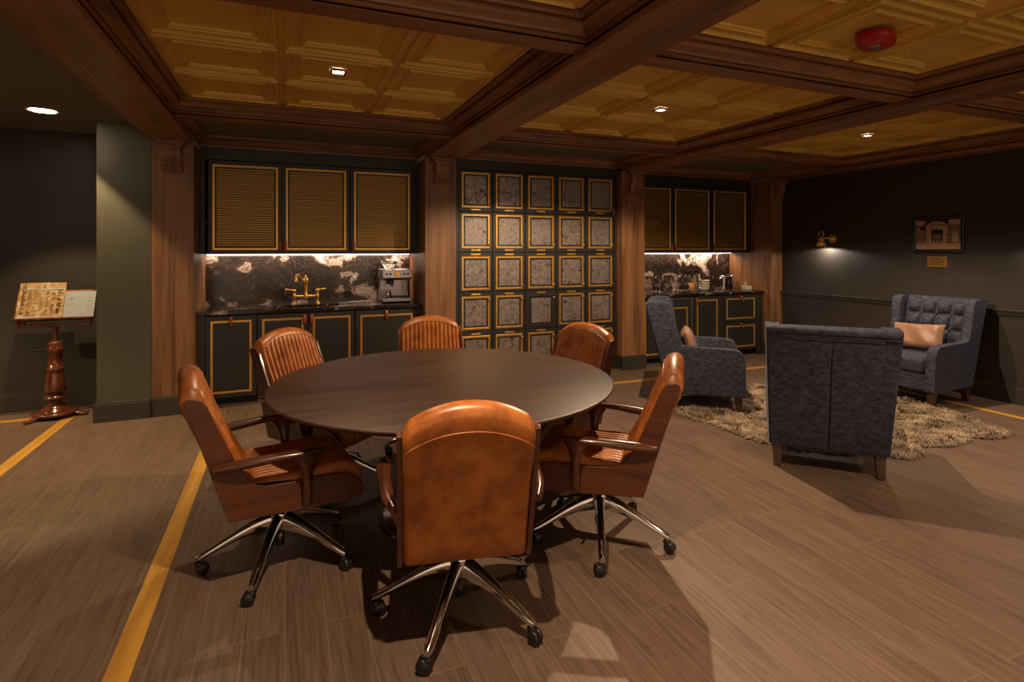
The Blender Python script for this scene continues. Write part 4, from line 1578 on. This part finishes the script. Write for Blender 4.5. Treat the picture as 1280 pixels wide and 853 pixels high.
def superell(r, h, e=3.0, sx=1.0, sy=0.72, n=40):
    out = []
    for k in range(n):
        a = 2 * PI * k / n
        c_, s_ = math.cos(a), math.sin(a)
        q_ = (abs(c_) ** e + abs(s_) ** e) ** (-1 / e)
        out.append((r * sx * c_ * q_, r * sy * s_ * q_, h))
    return out


rows_ = [superell(r, h) for r, h in ((0.100, 0.0), (0.105, -0.012), (0.104, -0.030), (0.094, -0.042), (0.078, -0.046), (0.070, -0.052), (0.052, -0.053))]
rows_ = [r + [r[0]] for r in rows_]
mb = MB().grid(rows_)
mb.add(rows_[-1][:-1], [tuple(range(40))])
mb.build('housing', 'red', al)
MB().box((-0.030, -0.022, -0.060), (0.030, 0.022, -0.052)).build('strobe_lens', 'steel', al, bevel=0.004)
MB().lathe([(0.006, -0.052), (0.005, -0.0555)], (-0.066, -0.02, 0.004), 10).build('indicator', 'brass', al)

sc = thing('wall_sconce', 'brass swivel wall sconce casting light down the dark right wall', 'wall lamp', (6.46, 4.93, 1.62))
MB().lathe([(0.056, 0.0), (0.056, -0.008), (0.046, -0.016), (0.044, -0.018), (0.040, -0.012), (0.026, -0.014), (0.022, -0.030), (0.010, -0.034)], (0, 0, 0), 28, axis='X').build('backplate', 'brass', sc)
MB().tube([(-0.02, 0, 0.0), (-0.06, 0.02, 0.004), (-0.10, 0.06, 0.008), (-0.115, 0.07, 0.008)], 0.009, 12).build('arm', 'brass', sc)
sh2 = MB().lathe([(0.012, 0.030), (0.026, 0.026), (0.034, 0.014), (0.036, 0.006), (0.052, 0.004), (0.052, -0.004), (0.034, -0.008), (0.034, -0.034), (0.046, -0.044), (0.050, -0.060), (0.054, -0.100), (0.052, -0.100), (0.046, -0.060), (0.040, -0.046), (0.004, -0.040)], (-0.115, 0.07, 0), 28).build('shade', 'brass', sc)
loop_ = [(-0.115, 0.07 + 0.034 * math.cos(a), 0.050 + 0.042 * math.sin(a)) for a in np.linspace(-0.5, PI + 0.5, 16)]
MB().tube(loop_, 0.007, 10, up=(1, 0, 0)).build('top_loop', 'brass', sh2)
MB().lathe([(0.002, -0.062), (0.018, -0.068), (0.022, -0.084), (0.014, -0.098), (0.002, -0.100)], (-0.115, 0.07, 0), 16).build('bulb', 'ledglow', sh2)


def fx(a, b, d):      # picture plane on the right wall: a runs to the right in the picture (towards the camera)
    return (6.459 - d, 3.956 - a, b)


pc = thing('framed_picture', 'small black-framed old photograph of an arched stone fireplace on the right wall', 'picture', (6.46, 3.70, 1.64))
off = Vector(pc.location)


def pcadd(o):
    o.location = -off
    return o


W_, z0, z1 = 0.506, 1.447, 1.830
pcadd(MB().rings(0, z0, W_, z1, [(0, 0), (0, 0.018), (0.006, 0.022), (0.020, 0.016), (0.030, 0.014), (0.036, 0.006)], fx).build('frame', 'black', pc))
M['photo_pale'] = flat('photo_pale', (0.46, 0.31, 0.21), 0.45, noise=0.15, nscale=30)
M['photo_mid'] = flat('photo_mid', (0.21, 0.135, 0.09), 0.45, noise=0.3, nscale=50)
M['photo_dark'] = flat('photo_dark', (0.02, 0.014, 0.011), 0.5)
mb = MB()


def rect(a0, b0, a1, b1, mi, d):
    mb.add([fx(a0, b0, d), fx(a1, b0, d), fx(a1, b1, d), fx(a0, b1, d)], [(0, 1, 2, 3)], mi)


def P2(u, v):         # photo-relative coordinates 0..1
    return 0.036 + u * (W_ - 0.072), z0 + 0.036 + v * (z1 - z0 - 0.072)


def rr_(u0, v0, u1, v1, mi, d):
    a, b = P2(u0, v0)
    c, e = P2(u1, v1)
    rect(a, b, c, e, mi, d)


rr_(0, 0, 1, 1, 1, 0.0040)
rr_(0.20, 0.80, 0.74, 1.0, 2, 0.0043)
rr_(0.0, 0.84, 0.20, 0.99, 0, 0.0043)
rr_(0.74, 0.84, 1.0, 0.99, 0, 0.0043)
rr_(0.0, 0.0, 1.0, 0.20, 0, 0.0043)
rr_(0.02, 0.60, 0.20, 0.64, 0, 0.0046)
rr_(0.02, 0.24, 0.18, 0.58, 1, 0.0046)
rr_(0.82, 0.24, 0.95, 0.60, 0, 0.0046)
rr_(0.0, 0.66, 0.22, 0.80, 2, 0.0045)
rr_(0.02, 0.68, 0.10, 0.76, 0, 0.0047)
rr_(0.80, 0.64, 0.98, 0.80, 1, 0.0047)
# arched surround
arch_o = [P2(0.26, 0.20), P2(0.70, 0.20)] + [P2(0.48 + 0.24 * math.cos(a), 0.78 + 0.17 * math.sin(a)) for a in np.linspace(0, PI, 15)]
mb.add([fx(a, b, 0.0050) for a, b in arch_o], [tuple(range(len(arch_o)))], 0)
band = [P2(0.48 + 0.20 * math.cos(a), 0.78 + 0.11 * math.sin(a)) for a in np.linspace(0.15, PI - 0.15, 12)] + [P2(0.48 + 0.17 * math.cos(a), 0.76 + 0.07 * math.sin(a)) for a in np.linspace(PI - 0.15, 0.15, 12)]
mb.add([fx(a, b, 0.0054) for a, b in band], [tuple(range(len(band)))], 1)
rr_(0.36, 0.24, 0.62, 0.68, 2, 0.0056)
rr_(0.40, 0.34, 0.58, 0.50, 1, 0.0060)
rr_(0.39, 0.26, 0.44, 0.32, 0, 0.0060)
rr_(0.47, 0.26, 0.51, 0.31, 0, 0.0060)
rr_(0.55, 0.26, 0.59, 0.32, 0, 0.0060)
random.seed(9)
for s in (0.22, 0.74):
    for k in range(16):
        u, v = s + random.uniform(-0.03, 0.05), random.uniform(0.2, 0.78)
        rr_(u, v, u + random.uniform(0.01, 0.03), v + random.uniform(0.02, 0.05), random.choice([0, 2, 2]), 0.0058 + 0.0001 * k)
pcadd(mb.build('photograph', ['photo_pale', 'photo_mid', 'photo_dark'], pc))

pl = thing('wall_plaque', 'small engraved brass plaque on the wall under the framed picture', 'plaque', (6.46, 3.71, 1.35))
off = Vector(pl.location)
o = MB().box((6.452, 3.615, 1.290), (6.459, 3.805, 1.405)).build('plate', 'gold_inlay', pl, bevel=0.002, segs=2)
o.location = -off
mb = MB()
for k, (a, b) in enumerate(((0.028, 0.150), (0.020, 0.160), (0.024, 0.165), (0.024, 0.150))):
    zz = 1.383 - 0.020 * k
    x = a
    while x < b:
        w_ = random.uniform(0.006, 0.016)
        mb.box((6.4512, 3.805 - min(b, x + w_), zz - 0.004), (6.4522, 3.805 - x, zz + 0.004))
        x += w_ + 0.004
o = mb.build('engraving', 'photo_dark', pl)
o.location = -off
mb = MB()
for yy in (3.625, 3.795):
    for zz in (1.299, 1.396):
        mb.lathe([(0.005, 0.0), (0.004, -0.003)], (6.452, yy, zz), 10, axis='X')
o = mb.build('screws', 'brass', pl)
o.location = -off
